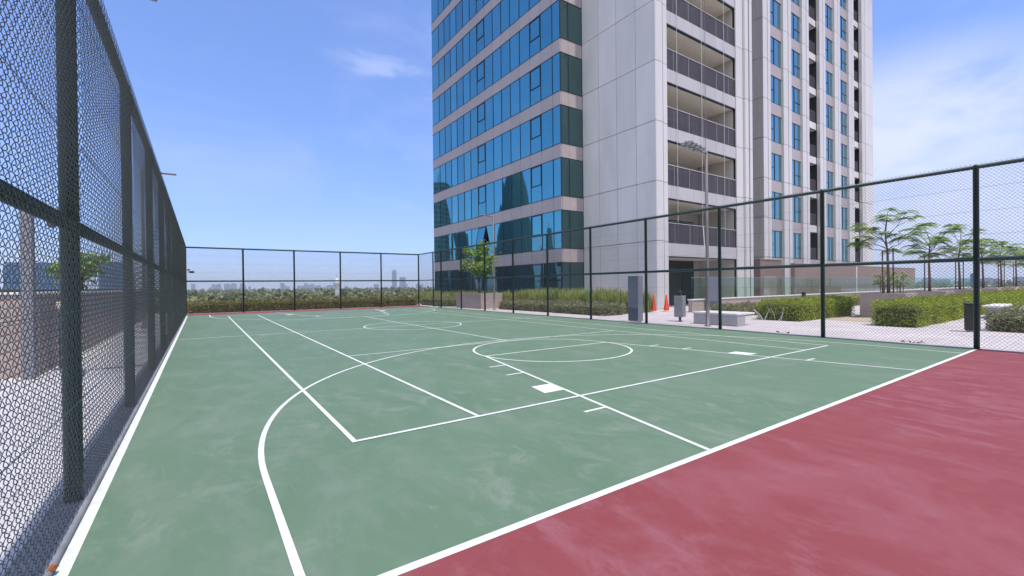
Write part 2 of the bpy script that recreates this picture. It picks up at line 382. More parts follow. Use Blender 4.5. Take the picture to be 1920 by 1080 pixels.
def tag(o, label=None, cat=None, group=None, kind=None):
    if label: o['label'] = label
    if cat: o['category'] = cat
    if group: o['group'] = group
    if kind: o['kind'] = kind
    return o
def empty(name, loc, label=None, cat=None, group=None, rz=0):
    o = bpy.data.objects.new(name, None); C.objects.link(o); o.location = loc; o.rotation_euler = (0, 0, rz)
    o.empty_display_size = 0.3
    return tag(o, label, cat, group)
def copy_tree(o, parent=None):
    c = o.copy(); C.objects.link(c); c.parent = parent
    for ch in list(o.children): copy_tree(ch, c)
    return c
def struct(mb, name, m): return tag(mb.build(name, m), kind='structure')
rs = np.random.RandomState(5)
def leaves(P, size, aspect=0.5, tilt=None, seed=0, ups=0.0):
    """quads of leaf size at points P; aspect = width/length; ups lifts blades towards vertical"""
    r = np.random.RandomState(seed); n = len(P)
    d = r.normal(size=(n, 3)); d[:, 2] += ups * 3; d /= np.linalg.norm(d, axis=1)[:, None]
    e = r.normal(size=(n, 3)); e -= (e * d).sum(1)[:, None] * d; e /= np.linalg.norm(e, axis=1)[:, None]
    L = (size * r.uniform(0.6, 1.4, n))[:, None]; W = L * aspect
    a = P; b = P + d * L * 0.5 + e * W * 0.5; c = P + d * L; dd = P + d * L * 0.5 - e * W * 0.5
    return np.stack([a, b, c, dd], 1)

# ------------------------------------------------------------------ ground, podium, court
def sheet(x0, x1, y0, y1, z): return MB().quad((x0, y0, z), (x1, y0, z), (x1, y1, z), (x0, y1, z))
GZ = -14.0
struct(sheet(-9000, 9000, -9000, 9000, GZ), 'ground', M['plain'])
pb = MB().box(-24, 110, -30, 33.2, GZ + 0.01, -0.06); struct(pb, 'podium', M['podium'])
struct(sheet(7.0, 110, -30, 33.2, -0.012), 'plaza_paving', M['paving'])
struct(sheet(-24, -7.34, -30, 33.2, -0.012), 'path', M['slab'])
struct(sheet(-7.34, 7.0, 30.0, 33.2, -0.012), 'verge_paving', M['slab'])
struct(sheet(-7.31, 7.0, 0, 28.0, 0.0), 'court_surface', M['green'])
struct(MB().quad((-7.34, -30, 0.0), (7.0, -30, 0.0), (7.0, 0, 0.0), (-7.34, 0, 0.0)).quad((-7.34, 28.0, 0.0), (7.0, 28.0, 0.0), (7.0, 30.0, 0.0), (-7.34, 30.0, 0.0)), 'court_surround', M['red'])
struct(MB().bbox(-7.52, -7.318, -30, 30.2, -0.05, 0.035, 0.008), 'kerb', M['kerb'])
struct(MB().bbox(7.0, 7.14, -30, 30.2, -0.05, 0.015, 0.004).box(-7.33, 6.99, 30.0, 30.14, -0.05, 0.02), 'kerb_edging', M['bench'])
struct(sheet(13.5, 16.6, 3.45, 5.3, -0.006), 'gravel_patch', M['sand'])

# painted lines: one object per marking set
ZL = 0.002
def ln(mb, a, b, w=0.047, z=ZL):
    a, b = Vector((*a, z)), Vector((*b, z)); d = (b - a).normalized(); p = Vector((-d.y, d.x, 0)) * w / 2
    return mb.quad(a - p, b - p, b + p, a + p)
def arc(mb, cx, cy, r, t0, t1, n=64, w=0.047, z=ZL):
    V = []; F = []
    for i in range(n + 1):
        t = t0 + (t1 - t0) * i / n
        for rr in (r - w / 2, r + w / 2): V.append((cx + rr * math.cos(t), cy + rr * math.sin(t), z))
    for i in range(n): F.append((2 * i, 2 * i + 1, 2 * i + 3, 2 * i + 2))
    return mb.add(V, F)
bl = MB()
ln(bl, (-7.31, 0), (6.95, 0), 0.06); ln(bl, (-7.285, 0.031), (-7.285, 28), 0.062)
ln(bl, (-7.25, 14), (6.98, 14))
arc(bl, 0, 14, 1.8, 0, 2 * math.pi, 72, z=ZL + 0.0008)
for s, y0 in ((1, 0.0), (-1, 28.0)):
    Y = lambda y: y0 + s * y
    arc(bl, 0, Y(5.8), 1.8, 0, 2 * math.pi, 72, z=ZL + 0.0016)
    ln(bl, (-1.8, Y(5.8)), (1.8, Y(5.8)), z=ZL + 0.0008)
    for q in (-1, 1):
        ln(bl, (3.0 * q, Y(0.03)), (1.8 * q, Y(5.8)), z=ZL + 0.0024)
        kx = lambda y: q * (3.0 - 1.2 * y / 5.8)
        for yy in (1.55, 3.88, 4.66): ln(bl, (kx(yy), Y(yy)), (kx(yy) + q * 0.36, Y(yy)), z=ZL + 0.0008)
        bl.quad((kx(2.53), Y(2.53), ZL + 0.0008), (kx(2.53) + q * 0.36, Y(2.53), ZL + 0.0008), (kx(2.95) + q * 0.36, Y(2.95), ZL + 0.0008), (kx(2.95), Y(2.95), ZL + 0.0008))
    cx, r, yc = -0.155, 6.12, 1.75
    ln(bl, (cx - r, Y(0.03)), (cx - r, Y(yc)), z=ZL + 0.0032); ln(bl, (cx + r, Y(0.03)), (cx + r, Y(yc)), z=ZL + 0.0032)
    if s > 0: arc(bl, cx, Y(yc), r, 0, math.pi, 110, z=ZL + 0.0032)
    else: arc(bl, cx, Y(yc), r, math.pi, 2 * math.pi, 110, z=ZL + 0.0032)
struct(bl, 'court_lines_basketball', M['line'])
tl = MB(); XL, XR = -5.485, 5.22; SL_, SR = -4.115, 4.08; T0, T1 = 2.13, 25.9; z2 = ZL + 0.0040
ln(tl, (XL - 0.025, T0), (XR + 0.025, T0), z=z2); ln(tl, (XL - 0.025, T1), (XR + 0.025, T1), z=z2)
for x in (XL, SL_, SR, XR): ln(tl, (x, T0 + 0.025), (x, T1 - 0.025), z=z2)
for y in (7.62, 20.38): ln(tl, (SL_ + 0.025, y), (SR - 0.025, y), z=z2)
ln(tl, (0, 7.645), (0, 20.355), z=z2)
struct(tl, 'court_lines_tennis', M['line'])

# ------------------------------------------------------------------ chain link fences
D = 0.074
def chain_mesh(name, width, z0, z1, n=4, wr=0.0020, dep=0.0085):
    """wires run up; local x along the fence, y = depth, z up"""
    S = np.array([0, .055, .14, .36, .445, .5, .555, .64, .86, .945]); e = 0.0050; W = D * .5 + 2 * e
    X = -e + W * np.array([.012, .075, .27, .73, .925, .988, .925, .73, .27, .075])
    Yd = np.array([0, .75, 1, 1, .75, 0, -.75, -1, -1, -.75]) * dep
    per = int((z1 - z0) / D) + 1; nw = int(width / (D / 2))
    Z = (np.arange(per)[:, None] + S[None]).reshape(-1) * D; XX = np.tile(X, per); YY = np.tile(Yd, per)
    P = np.stack([XX, YY, Z], 1); m = len(P)
    T = np.gradient(P, axis=0); T /= np.linalg.norm(T, axis=1)[:, None]
    A = np.cross(T, np.array([0, 1.0, 0])); A /= np.linalg.norm(A, axis=1)[:, None]; B = np.cross(T, A)
    ring = np.stack([P + wr * (A * math.cos(2 * math.pi * k / n) + B * math.sin(2 * math.pi * k / n)) for k in range(n)], 1)   # m,n,3
    base = (np.arange(m - 1)[:, None] * n + np.arange(n)[None])
    f = np.stack([base, (np.arange(m - 1)[:, None] * n + (np.arange(n)[None] + 1) % n), (np.arange(m - 1)[:, None] * n + n + (np.arange(n)[None] + 1) % n), base + n], -1).reshape(-1, 4)
    allv = []; allf = []
    for i in range(nw):
        w = ring.copy(); w[..., 0] += i * D / 2; w[..., 2] += z0 - (D / 2 if i % 2 else 0)
        w[..., 1] += 0.0015 * math.sin(i * 1.7) + 0.006 * np.sin(w[..., 2] * 1.9 + i * 0.013)
        w[..., 2] = np.clip(w[..., 2], z0, z1)
        allv.append(w.reshape(-1, 3)); allf.append(f + i * m * n)
    V = np.concatenate(allv).astype(np.float32); F = np.concatenate(allf).astype(np.int32)
    me = bpy.data.meshes.new(name); me.vertices.add(len(V)); me.vertices.foreach_set('co', V.reshape(-1))
    me.loops.add(F.size); me.loops.foreach_set('vertex_index', F.reshape(-1)); me.polygons.add(len(F))
    me.polygons.foreach_set('loop_start', np.arange(0, F.size, 4, dtype=np.int32)); me.polygons.foreach_set('loop_total', np.full(len(F), 4, dtype=np.int32))
    me.polygons.foreach_set('use_smooth', np.ones(len(F), dtype=bool))
    me.update(calc_edges=True); me.materials.append(M['wire']); return me
HF = 3.93
def fence(name, origin, rz, posts, label, side, zbase=0.0, near=None, n=4, hf=HF):
    HF = hf
    """posts: distances along local x; side: local y of the mesh sheet"""
    root = empty(name, origin, label, 'fence', None, rz)
    L0, L1 = posts[0], posts[-1]
    pm = MB().lathe([(0.051, zbase), (0.051, HF - 0.03), (0.052, HF - 0.03), (0.054, HF - .028), (0.054, HF), (0.035, HF + 0.02), (0.0, HF + 0.022)], 0, 0, 14)
    pm.add([(-.08, -.06, zbase + .008), (.08, -.06, zbase + .008), (.08, .06, zbase + .008), (-.08, .06, zbase + .008)], [(0, 1, 2, 3)])
    pme = pm.mesh('post', M['fence'], True)
    for x in posts:
        o = bpy.data.objects.new('post', pme); C.objects.link(o); o.parent = root; o.location = (x, 0, 0)
    MB().tube([(L0, 0, HF - 0.03), (L1, 0, HF - 0.03)], 0.044, 12).build('top_rail', M['fence'], root, True)
    MB().tube([(L0, 0, 1.925), (L1, 0, 1.925)], 0.044, 12).build('middle_rail', M['fence'], root, True)
    for z in (0.75, 1.35, 2.45, 2.95, 3.45):
        mb = MB(); k = max(2, int((L1 - L0) / 0.7)); pts = []
        for i in range(k + 1):
            x = L0 + (L1 - L0) * i / k; pts.append((x, side + 0.010 * (1 if side > 0 else -1), z - 0.012 * abs(math.sin(x * 1.08))))
        mb.tube(pts, 0.0022, 5).build('tension_wire', M['fence'], root)
    cache = {}
    for a, b in zip(posts[:-1], posts[1:]):
        w = round(b - a, 2)
        if w not in cache: cache[w] = chain_mesh('chain_link_mesh', w, 0.03, HF + 0.035, n)
        o = bpy.data.objects.new('chain_link_mesh', cache[w]); C.objects.link(o); o.parent = root; o.location = (a, side, 0)
    return root
# left fence runs along +Y: local x -> world y, local y -> world -x
R90 = math.pi / 2
fence('chain_link_fence', (-7.405, 0, 0), R90, [-4.0, -1.0] + [2.0 + 3.0 * k for k in range(10)] + [30.0], 'tall dark green chain link fence close on the left, seen almost edge on', -0.056, 0.0, hf=3.98)
fence('chain_link_fence', (7.02, 0, 0), R90, [-5.8, -2.9] + [2.9 * k for k in range(10)], 'long dark green chain link fence between the court and the hedged plaza', 0.060, 0.0)
fence('chain_link_fence', (-7.375, 30.0, 0), 0, [0, 2.88, 5.75, 8.65, 11.5, 14.395], 'green chain link fence across the far end of the court before the treetops', -0.060, 0.0)
g = empty('fence_gate', (7.02, 26.1, 0), 'narrow green mesh gate bay near the far right corner of the court', 'gate', None, R90)
MB().lathe([(0.048, 0), (0.048, HF), (0.03, HF + 0.02)], 1.3, 0, 12).lathe([(0.048, 0), (0.048, HF), (0.03, HF + 0.02)], 3.9, 0, 12).build('post', M['fence'], g, True)
MB().tube([(0.05, 0, HF - 0.03), (3.9, 0, HF - 0.03)], 0.034, 10).tube([(0.05, 0, 1.925), (3.9, 0, 1.925)], 0.03, 10).tube([(0.08, 0, 0.08), (1.24, 0, 0.08)], 0.02, 8).build('gate_frame', M['fence'], g, True)
o = bpy.data.objects.new('chain_link_mesh', chain_mesh('chain_link_mesh', 3.9, 0.03, HF + 0.035, 4)); C.objects.link(o); o.parent = g; o.location = (0, 0.06, 0)
MB().bbox(0.1, 1.2, -0.05, 0.3, 0.0, 0.035, 0.005).build('threshold', M['coping'], g)

# ------------------------------------------------------------------ main tower (glass wing, white wall, balconies)
NF = 13; FH = 3.5; TOP = 3.0 + FH * NF
tower = empty('apartment_tower', (13.2, 14.4, 0), 'near high-rise with blue ribbon glazing, white panelled wall and deep balconies', 'building')
def tb(mb, name, m, parent=tower, smooth=False):            # world-coordinate mesh under the tower
    off = Vector((13.2, 14.4, 0))
    o = mb.build(name, m, parent, smooth); o.location = -off if parent is tower else (0, 0, 0); return o
XG, YC, YE = 13.17, 20.46, 40.4
core = MB().box(XG + 0.10, 40.0, YC + 0.10, YE - 0.1, -0.05, TOP + 0.5).box(15.30, 26.0, 17.6, YC + 0.10, -0.05, TOP + 0.5).box(15.30, 16.28, 14.55, 17.6, -0.05, TOP + 0.5).box(24.25, 26.0, 14.62, 17.6, -0.05, TOP + 0.5)
tb(core, 'wall', M['joint'])
mull = [20.46, 21.28, 22.55, 23.8, 25.06, 26.31, 27.56, 28.8, 30.08, 31.33, 32.56, 33.8, 35.06, 36.3, 37.55, 38.8, 40.4]
ret = [13.17, 13.89, 15.12]
for k in range(NF):
    zb = 3.0 + FH * k; z0 = 3.92 + FH * (k - 1) if k else 0.02
    # glass ribbon of this storey
    gl = MB(); fr = MB(); tl_ = 0.02
    for a, b in zip(mull[:-1], mull[1:]):
        dx = rs.uniform(-0.0035, 0.0035, 4)
        gl.add([(XG + dx[0], a + .02, z0), (XG + dx[1], b - .02, z0), (XG + dx[2], b - .02, zb), (XG + dx[3], a + .02, zb)], [(0, 3, 2, 1)])
    for a in mull[1:-1]: fr.box(XG - 0.028, XG + 0.06, a - 0.022, a + 0.022, z0 + .03, zb - .03)
    fr.box(XG - 0.03, XG + 0.06, YC + .032, YE, z0, z0 + .028); fr.box(XG - 0.03, XG + 0.06, YC + .032, YE, zb - .028, zb)
    fr.box(XG - 0.035, XG + 0.03, YC - 0.035, YC + .03, z0, zb)
    g2 = MB()
    for a, b in zip(ret[:-1], ret[1:]):
        dx = rs.uniform(-0.003, 0.003, 4)
        g2.add([(a + .02, YC + dx[0], z0), (b - .02, YC + dx[1], z0), (b - .02, YC + dx[2], zb), (a + .02, YC + dx[3], zb)], [(0, 1, 2, 3)])
    fr.box(13.87, 13.91, YC - 0.028, YC + .05, z0 + .03, zb - .03); fr.box(XG + .032, 15.12, YC - .03, YC + .05, z0, z0 + .028); fr.box(XG + .032, 15.12, YC - .03, YC + .05, zb - .028, zb)
    w = tb(gl, 'ribbon_window', M['glass'] if k else M['glass0']); tb(fr, 'window_frame', M['frame'], w)
    w2 = tb(g2, 'return_window', M['glass2'])
    for (a, b, op) in ((22.55, 23.8, 0.0), (30.08, 31.33, 0.0)):
        openit = (k == 1 and a > 30); top = zb - 0.05; bot = top - 1.42 if k else top - 1.2
        off = 0.30 if openit else 0.0
        sf = MB()
        for (ya, yb, za, zc) in ((a + .02, b - .02, top - .05, top), (a + .02, b - .02, bot, bot + .055), (a + .02, a + .075, bot + .055, top - .05), (b - .075, b - .02, bot + .055, top - .05)):
            xo = lambda z: XG - 0.045 - off * (top - z) / (top - bot)
            V = [(xo(za), ya, za), (xo(za) + .05, ya, za), (xo(za) + .05, yb, za), (xo(za), yb, za), (xo(zc), ya, zc), (xo(zc) + .05, ya, zc), (xo(zc) + .05, yb, zc), (xo(zc), yb, zc)]
            sf.add(V, [(0, 1, 2, 3), (4, 7, 6, 5), (0, 4, 5, 1), (1, 5, 6, 2), (2, 6, 7, 3), (3, 7, 4, 0)])
        tb(sf, 'opening_sash', M['frame'], w)
        if openit:
            tb(MB().add([(XG - .03 - off, a + .07, bot), (XG - .03 - off, b - .07, bot), (XG - .03, b - .07, top), (XG - .03, a + .07, top)], [(0, 3, 2, 1)]), 'sash_pane', M['glass'], w)
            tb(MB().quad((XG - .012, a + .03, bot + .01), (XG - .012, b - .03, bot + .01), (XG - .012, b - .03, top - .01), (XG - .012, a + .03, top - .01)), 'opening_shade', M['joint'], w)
    # spandrel band
    sp = MB(); s1 = zb + 0.92
    for a, b in zip(mull[:-1], mull[1:]):
        yo = rs.uniform(-0.003, 0.003)
        sp.box(XG - 0.012 + yo, XG + 0.07, a + .013, b - .013, zb + .014, s1 - .014)
    for a, b in zip(ret[:-1], ret[1:]): sp.box(a + .007 + (0.075 if a == XG else 0), b - .007, YC - 0.012, YC + 0.07, zb + .008, s1 - .008)
    tb(sp, 'spandrel_band', M['spandrel'])
# white panelled wall facing the court (x = 15.15)
XW = 15.15; py = [14.40, 15.84, 17.38, 18.92, 20.46]; wp = MB(); zj = [0.0] + [4.0 + FH * k for k in range(NF)]
for a, b in zip(py[:-1], py[1:]):
    for c, d in zip(zj[:-1], zj[1:]):
        xo = rs.uniform(-0.003, 0.003); wp.box(XW + xo, XW + 0.1, a + .013, b - .013, c + .017, d - .017)
tb(wp, 'panelled_wall', M['white'])
for (xa, xb, ya, yb) in ((15.20, 15.80, 14.40, 14.52), (15.92, 16.30, 14.46, 14.58), (24.15, 25.02, 14.56, 14.64), (25.05, 25.50, 14.40, 14.60), (25.66, 26.02, 14.40, 14.60)):
    st = MB()
    for c, d in zip(zj[:-1], zj[1:]): st.box(xa, xb, ya, yb, c + .016, d - .016)
    tb(st, 'facade_fin', M['strip'])
BX0, BX1, BY, BB = 16.30, 24.14, 14.62, 17.55
dp = MB().box(15.82, 15.90, 14.50, 14.54, 0, TOP); tb(dp, 'downpipe', M['bronze'])
def balcony(k):
    zb = 3.1 + FH * k
    b = MB(); n = 7; xs = [16.30, 16.84, 17.59, 19.15, 20.24, 21.75, 22.9, 24.14]
    for a, c in zip(xs[:-1], xs[1:]): b.box(a + .006, c - .006, BY, BY + 0.08, zb + 0.05, zb + 0.83)
    root = tb(b, 'balcony', M['band'])
    tb(MB().box(BX0, BX1, BY + 0.09, BB, zb + 0.03, zb + 0.70), 'balcony_slab', M['soffit'], root)
    tb(MB().box(BX0 + .01, BX1 - .01, BY + 0.02, BY + 0.16, zb - 0.03, zb + 0.028), 'drip_shadow_strip', M['frame'], root)  # dark strip standing in for the shadow gap under the band
    r = MB(); zr = zb + 0.83
    x = BX0 + 0.05
    while x < BX1 - 0.05:
        r.box(x - .040, x + .040, BY + .04, BY + .06, zr, zr + 1.18); x += 0.124
    r.box(BX0, BX1, BY + 0.03, BY + 0.09, zr + 1.18, zr + 1.22); tb(MB().box(BX0, BX1, BY + .02, BY + .095, zr + 1.222, zr + 1.25), 'handrail', M['coping'], root); r.box(BX0, BX1, BY + 0.078, BY + 0.10, zr + .04, zr + .08)
    tb(r, 'railing', M['rail'], root)
    # back wall and sliding doors
    tb(MB().box(BX0 + .01, BX1 - .01, BB - 0.06, BB - 0.005, zr - 0.12, zb + FH + 0.02), 'back_wall', M['room'], root)
    d = MB(); e = MB()
    for i in range(4):
        xa = 17.6 + i * 1.45; d.quad((xa + .04, BB - .075, zr), (xa + 1.41, BB - .075, zr), (xa + 1.41, BB - .075, zr + 1.95), (xa + .04, BB - .075, zr + 1.95))
        e.box(xa - .03, xa + .03, BB - .12, BB - .062, zr - .1, zr + 2.0)
    e.box(17.57, 23.43, BB - .12, BB - .062, zr + 2.0, zr + 2.06)
    tb(d, 'sliding_door', M['doorglass'], root); tb(e, 'door_frame', M['frame'], root)
    # side walls
    tb(MB().box(BX0 - .012, BX0 + .02, BY + .17, BB - .13, zr - .12, zb + FH + .02), 'side_wall', M['beige'], root)
    tb(MB().box(BX1 - .02, BX1 + .012, BY + .17, BB - .13, zr - .12, zb + FH + .02), 'side_wall', M['beige'], root)
    for xp in (17.2, 18.75, 20.3, 21.85, 23.3): tb(MB().box(xp - .022, xp + .022, BY + .02, BY + .038, zr, zr + 1.2), 'railing_post', M['steel'], root)
for k in range(NF): balcony(k)
tb(MB().box(BX0 - .012, BX0 + .02, BY + .17, BB, 0, 3.12).box(BX0 + .02, 17.5, BB - .06, BB, 0, 3.12), 'ground_wall', M['beige'])
tb(MB().box(BX1 - .02, BX1 + .012, BY + .17, BB, 0, 3.12).box(23.5, BX1 - .02, BB - .06, BB, 0, 3.12), 'ground_wall', M['beige'])
gd = MB()
for i in range(4): gd.quad((17.5 + i * 1.5 + .04, BB - .05, .05), (19.0 + i * 1.5 - .04, BB - .05, .05), (19.0 + i * 1.5 - .04, BB - .05, 2.7), (17.5 + i * 1.5 + .04, BB - .05, 2.7))
tb(gd, 'entrance_glazing', M['doorglass'])
tb(MB().box(XG + .15, 39.9, 20.7, YE - .2, TOP + .5, TOP + 1.2).box(15.35, 25.9, 14.7, 20.69, TOP + .5, TOP + 1.2), 'roof', M['white'])

# ------------------------------------------------------------------ fin tower behind
FX, FY = 34.0, 17.5; fin = empty('apartment_tower', (FX, FY, 0), 'farther high-rise of pale vertical fins with narrow blue windows, behind the pier', 'building')
def fb(mb, name, m, parent=fin):
    o = mb.build(name, m, parent); o.location = (-FX, -FY, 0) if parent is fin else (0, 0, 0); return o
NF2 = 13; TOP2 = 3.75 + FH * NF2
fb(MB().box(34.1, 60.3, FY + 2.3, 42, -0.05, TOP2), 'wall', M['beige'])
bounds = [(33.98, 34.77, 34.86, 35.45), (37.72, 38.64, 38.76, 39.45), (41.59, 42.45, 42.57, 43.19), (45.50, 46.31, 46.43, 47.08), (49.22, 50.12, 50.24, 50.86), (53.04, 53.83, 53.95, 54.69), (56.90, 57.39, 57.51, 58.01)]
zz = [0.0] + [3.75 + FH * k for k in range(NF2 + 1)]
for (a, b, c, d) in bounds:
    fs = MB()
    for z0, z1 in zip(zz[:-1], zz[1:]):
        fs.box(a, b - .03, FY, FY + 0.30, z0 + .022, z1 - .022); fs.box(c + .09, d, FY + 0.06, FY + 0.30, z0 + .022, z1 - .022)
    fb(fs, 'facade_fin', M['strip'])
ws = MB()                                                   # west return wall with panel joints
for z0, z1 in zip(zz[:-1], zz[1:]):
    ws.box(33.98, 34.08, FY + .31, 18.0, z0 + .022, z1 - .022); ws.box(33.98, 34.08, 18.02, 19.2, z0 + .022, z1 - .022); ws.box(33.98, 34.08, 19.22, 24, z0 + .022, z1 - .022); ws.box(33.98, 34.08, 24.02, 30, z0 + .022, z1 - .022)
fb(ws, 'side_wall', M['white']); ws = MB()
for z0, z1 in zip(zz[:-1], zz[1:]): ws.box(58.02, 60.45, FY + .02, FY + .3, z0 + .022, z1 - .022)
fb(ws, 'end_wall', M['white'])
fb(MB().box(34.09, 60.3, FY + .305, FY + .36, 0, TOP2).__class__().box(34.09, 35.5, FY + .305, FY + 2.29, 0, TOP2).box(57.4, 60.3, FY + .305, FY + 2.29, 0, TOP2).box(37.8, 39.4, FY + .305, FY + 2.29, 0, TOP2).box(41.7, 43.1, FY + .305, FY + 2.29, 0, TOP2).box(45.6, 47.0, FY + .305, FY + 2.29, 0, TOP2).box(49.3, 50.8, FY + .305, FY + 2.29, 0, TOP2).box(53.1, 54.6, FY + .305, FY + 2.29, 0, TOP2), 'pier_core', M['joint'])
def fwindow(x0, x1, k, style):
    zb = 3.75 + FH * k - (0 if k else 0); zt = zb + 2.45
    w = MB(); y = FY + 0.24
    mid = x0 + (0.42 if style else 0.5) * (x1 - x0)
    w.quad((x0, y, zb), (mid - .02, y, zb), (mid - .02, y, zt), (x0, y, zt)); w.quad((mid + .02, y + .002, zb), (x1, y - .002, zb), (x1, y - .002, zt), (mid + .02, y + .002, zt))
    root = fb(w, 'window', M['glass3'])
    f = MB().box(mid - .025, mid + .025, y - .04, y + .03, zb + .04, zt - .04)
    if style == 2: f.box(mid + .025, x1, y - .035, y + .02, zb + 1.0, zb + 1.05)
    else: f.box(x0, mid - .025, y - .035, y + .02, zb + 1.15, zb + 1.2)
    f.box(x0, x1, y - .04, y + .03, zb, zb + .04); f.box(x0, x1, y - .04, y + .03, zt - .04, zt)
    fb(f, 'frame', M['frame'], root)
    fb(MB().box(x0, x1, y - .045, y + .08, zt + .01, zb + FH - .01), 'spandrel', M['spandrel'])
def fbalcony(x0, x1, k):
    zb = 3.75 + FH * k
    root = fb(MB().box(x0, x1, FY + .36, FY + 2.28, zb - .72, zb), 'balcony', M['white'])
    r = MB(); x = x0 + .04
    while x < x1: r.box(x - .02, x + .02, FY + .40, FY + .43, zb, zb + 1.15); x += .085
    r.box(x0, x1, FY + .39, FY + .45, zb + 1.15, zb + 1.2); r.box(x0, x1, FY + .45, FY + .46, zb + .02, zb + 1.1)
    fb(r, 'railing', M['rail'], root)
    fb(MB().quad((x0 + .1, FY + 2.27, zb), (x1 - .6, FY + 2.27, zb), (x1 - .6, FY + 2.27, zb + 2.2), (x0 + .1, FY + 2.27, zb + 2.2)), 'door', M['doorglass'], root)
    fb(MB().box(x0, x1, FY + .32, FY + .355, zb - .78, zb - .70), 'drip_shadow_strip', M['frame'], root)  # dark strip in place of the shade line under the slab
for k in range(NF2 - 1):
    for i, (x0, x1, st_) in enumerate(((35.45, 37.72, 1), (39.45, 41.59, 2), (47.08, 49.22, 0), (50.86, 53.04, 2))): fwindow(x0, x1, k, st_)
    for x0, x1 in ((43.19, 45.50), (54.69, 56.90)): fbalcony(x0, x1, k)
lo = MB()
for x0, x1 in ((35.45, 37.72), (39.45, 41.59), (43.19, 45.5), (47.08, 49.22), (50.86, 53.04), (54.69, 56.9)): lo.quad((x0, FY + .28, 0), (x1, FY + .28, 0), (x1, FY + .28, 2.7), (x0, FY + .28, 2.7))
fb(lo, 'ground_glazing', M['doorglass'])
for x0, x1 in ((35.45, 37.72), (39.45, 41.59), (43.19, 45.5), (47.08, 49.22), (50.86, 53.04), (54.69, 56.9)): fb(MB().box(x0, x1, FY + .16, FY + .27, 2.7, 3.72), 'spandrel', M['spandrel'])
fb(MB().box(34.0, 60.4, FY + .05, 42, TOP2 + .01, TOP2 + .9), 'roof', M['white'])

# ------------------------------------------------------------------ low walls, balustrade
w = empty('terrace_wall', (13.4, 11.4, 0), 'low pinkish wall with pale coping carrying the glass balustrade in front of the towers', 'wall')
MB().box(0.6, 60, 0, .22, -.02, .60).build('wall_face', M['planter'], w)
MB().bbox(0.56, 60, -.04, .26, .602, .665, .01).build('coping', M['coping'], w)
b = empty('glass_balustrade', (12.9, 11.5, 0), 'frameless green tinted glass balustrade along the top of the low pink wall', 'balustrade')
x = 1.2; i = 0
while x < 60:
    MB().box(x, x + 1.96, 0, .014, .667, 1.76).build('glass_panel', M['balglass'], b); x += 1.99; i += 1
MB().box(1.2, x, -.012, .026, 1.762, 1.79).build('cap_rail', M['steel'], b)
t = tag(MB().box(27.2, 30.2, 12.9, 13.1, 0, 2.8).build('x', M['brown']), None); bpy.data.objects.remove(t)
w = empty('screen_wall', (30.3, 13.5, 0), 'long brown rendered wall standing behind the glass balustrade at the foot of the finned tower', 'wall')
MB().box(0, 29.3, 0, .3, -.02, 2.88).build('wall_face', M['brown'], w); MB().box(-.02, 29.33, -.02, .32, 2.882, 2.93).build('coping', M['planter'], w)
MB().box(12.0, 12.22, -.03, -.002, 0, 2.88).build('pilaster', M['coping'], w)
w = empty('service_block', (30.6, 16.2, 0), 'brown block with a framed door beside the finned tower entrance', 'block')
MB().box(0, 3.6, 0, 1.2, -.02, 3.35).build('wall_face', M['brown'], w); MB().box(-.03, 3.64, -.04, 1.24, 3.352, 3.42).build('coping', M['planter'], w)
MB().box(.5, 2.6, -.05, -.002, 0, 2.0).build('door', M['spandrel'], w)

# ------------------------------------------------------------------ plants
def hedge(name, x0, x1, y0, y1, h, m, label, cat, dens=420, size=0.055, seed=1, droop=0.0, group=None, uneven=0.05, corez=0.78):
    root = empty(name, ((x0 + x1) / 2, (y0 + y1) / 2, 0), label, cat, group)
    W, Dp = x1 - x0, y1 - y0
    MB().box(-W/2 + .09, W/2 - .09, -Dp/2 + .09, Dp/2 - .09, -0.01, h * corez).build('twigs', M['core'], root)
    r = np.random.RandomState(seed); P = []
    areas = [W * h, W * h, Dp * h, Dp * h, W * Dp]
    for k, A in enumerate(areas):
        n = int(A * dens); a = r.uniform(-.5, .5, n); c = r.uniform(0.02, 1, n); t = r.uniform(-.08, .05, n)
        if k < 2: s = -1 if k == 0 else 1; q = np.stack([a * W, s * (Dp / 2 + t), c * h], 1)
        elif k < 4: s = -1 if k == 2 else 1; q = np.stack([s * (W / 2 + t), a * Dp, c * h], 1)
        else: q = np.stack([a * W, (c - .5) * Dp, h + t * 0.9], 1)
        P.append(q)
    P = np.concatenate(P)
    wob = uneven * (np.sin(P[:, 0] * 3.1 + 1) + np.sin(P[:, 0] * 7.3 + P[:, 1] * 5) * .6 + np.sin(P[:, 1] * 4.2 + 2) * .7)
    P[:, 2] += wob * (P[:, 2] / h); P[:, 1] += 0.6 * wob * np.sign(P[:, 1]) * (np.abs(P[:, 1]) > Dp * .4)
    # ragged clumps
    keep = (np.sin(P[:, 0] * 9 + 3 * np.sin(P[:, 2] * 8)) * np.sin(P[:, 2] * 11 + P[:, 1] * 7) > -0.75) | (r.uniform(size=len(P)) < .45)
    P = P[keep]; P[:, 2] = np.maximum(P[:, 2], 0.01)
    quads_mesh('foliage', leaves(P, size, 0.55, seed=seed, ups=0.15 - droop), m, root)
    return root
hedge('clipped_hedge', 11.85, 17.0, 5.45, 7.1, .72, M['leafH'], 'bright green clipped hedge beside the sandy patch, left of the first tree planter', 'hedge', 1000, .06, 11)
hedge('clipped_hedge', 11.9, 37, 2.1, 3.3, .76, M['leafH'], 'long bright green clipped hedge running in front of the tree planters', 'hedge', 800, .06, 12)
hedge('low_shrub_bed', 12.2, 16.5, 8.3, 9.5, .40, M['leafD'], 'low scruffy olive shrubs behind the stone bench, against the pink wall', 'shrubs', 700, .07, 13, uneven=.07)
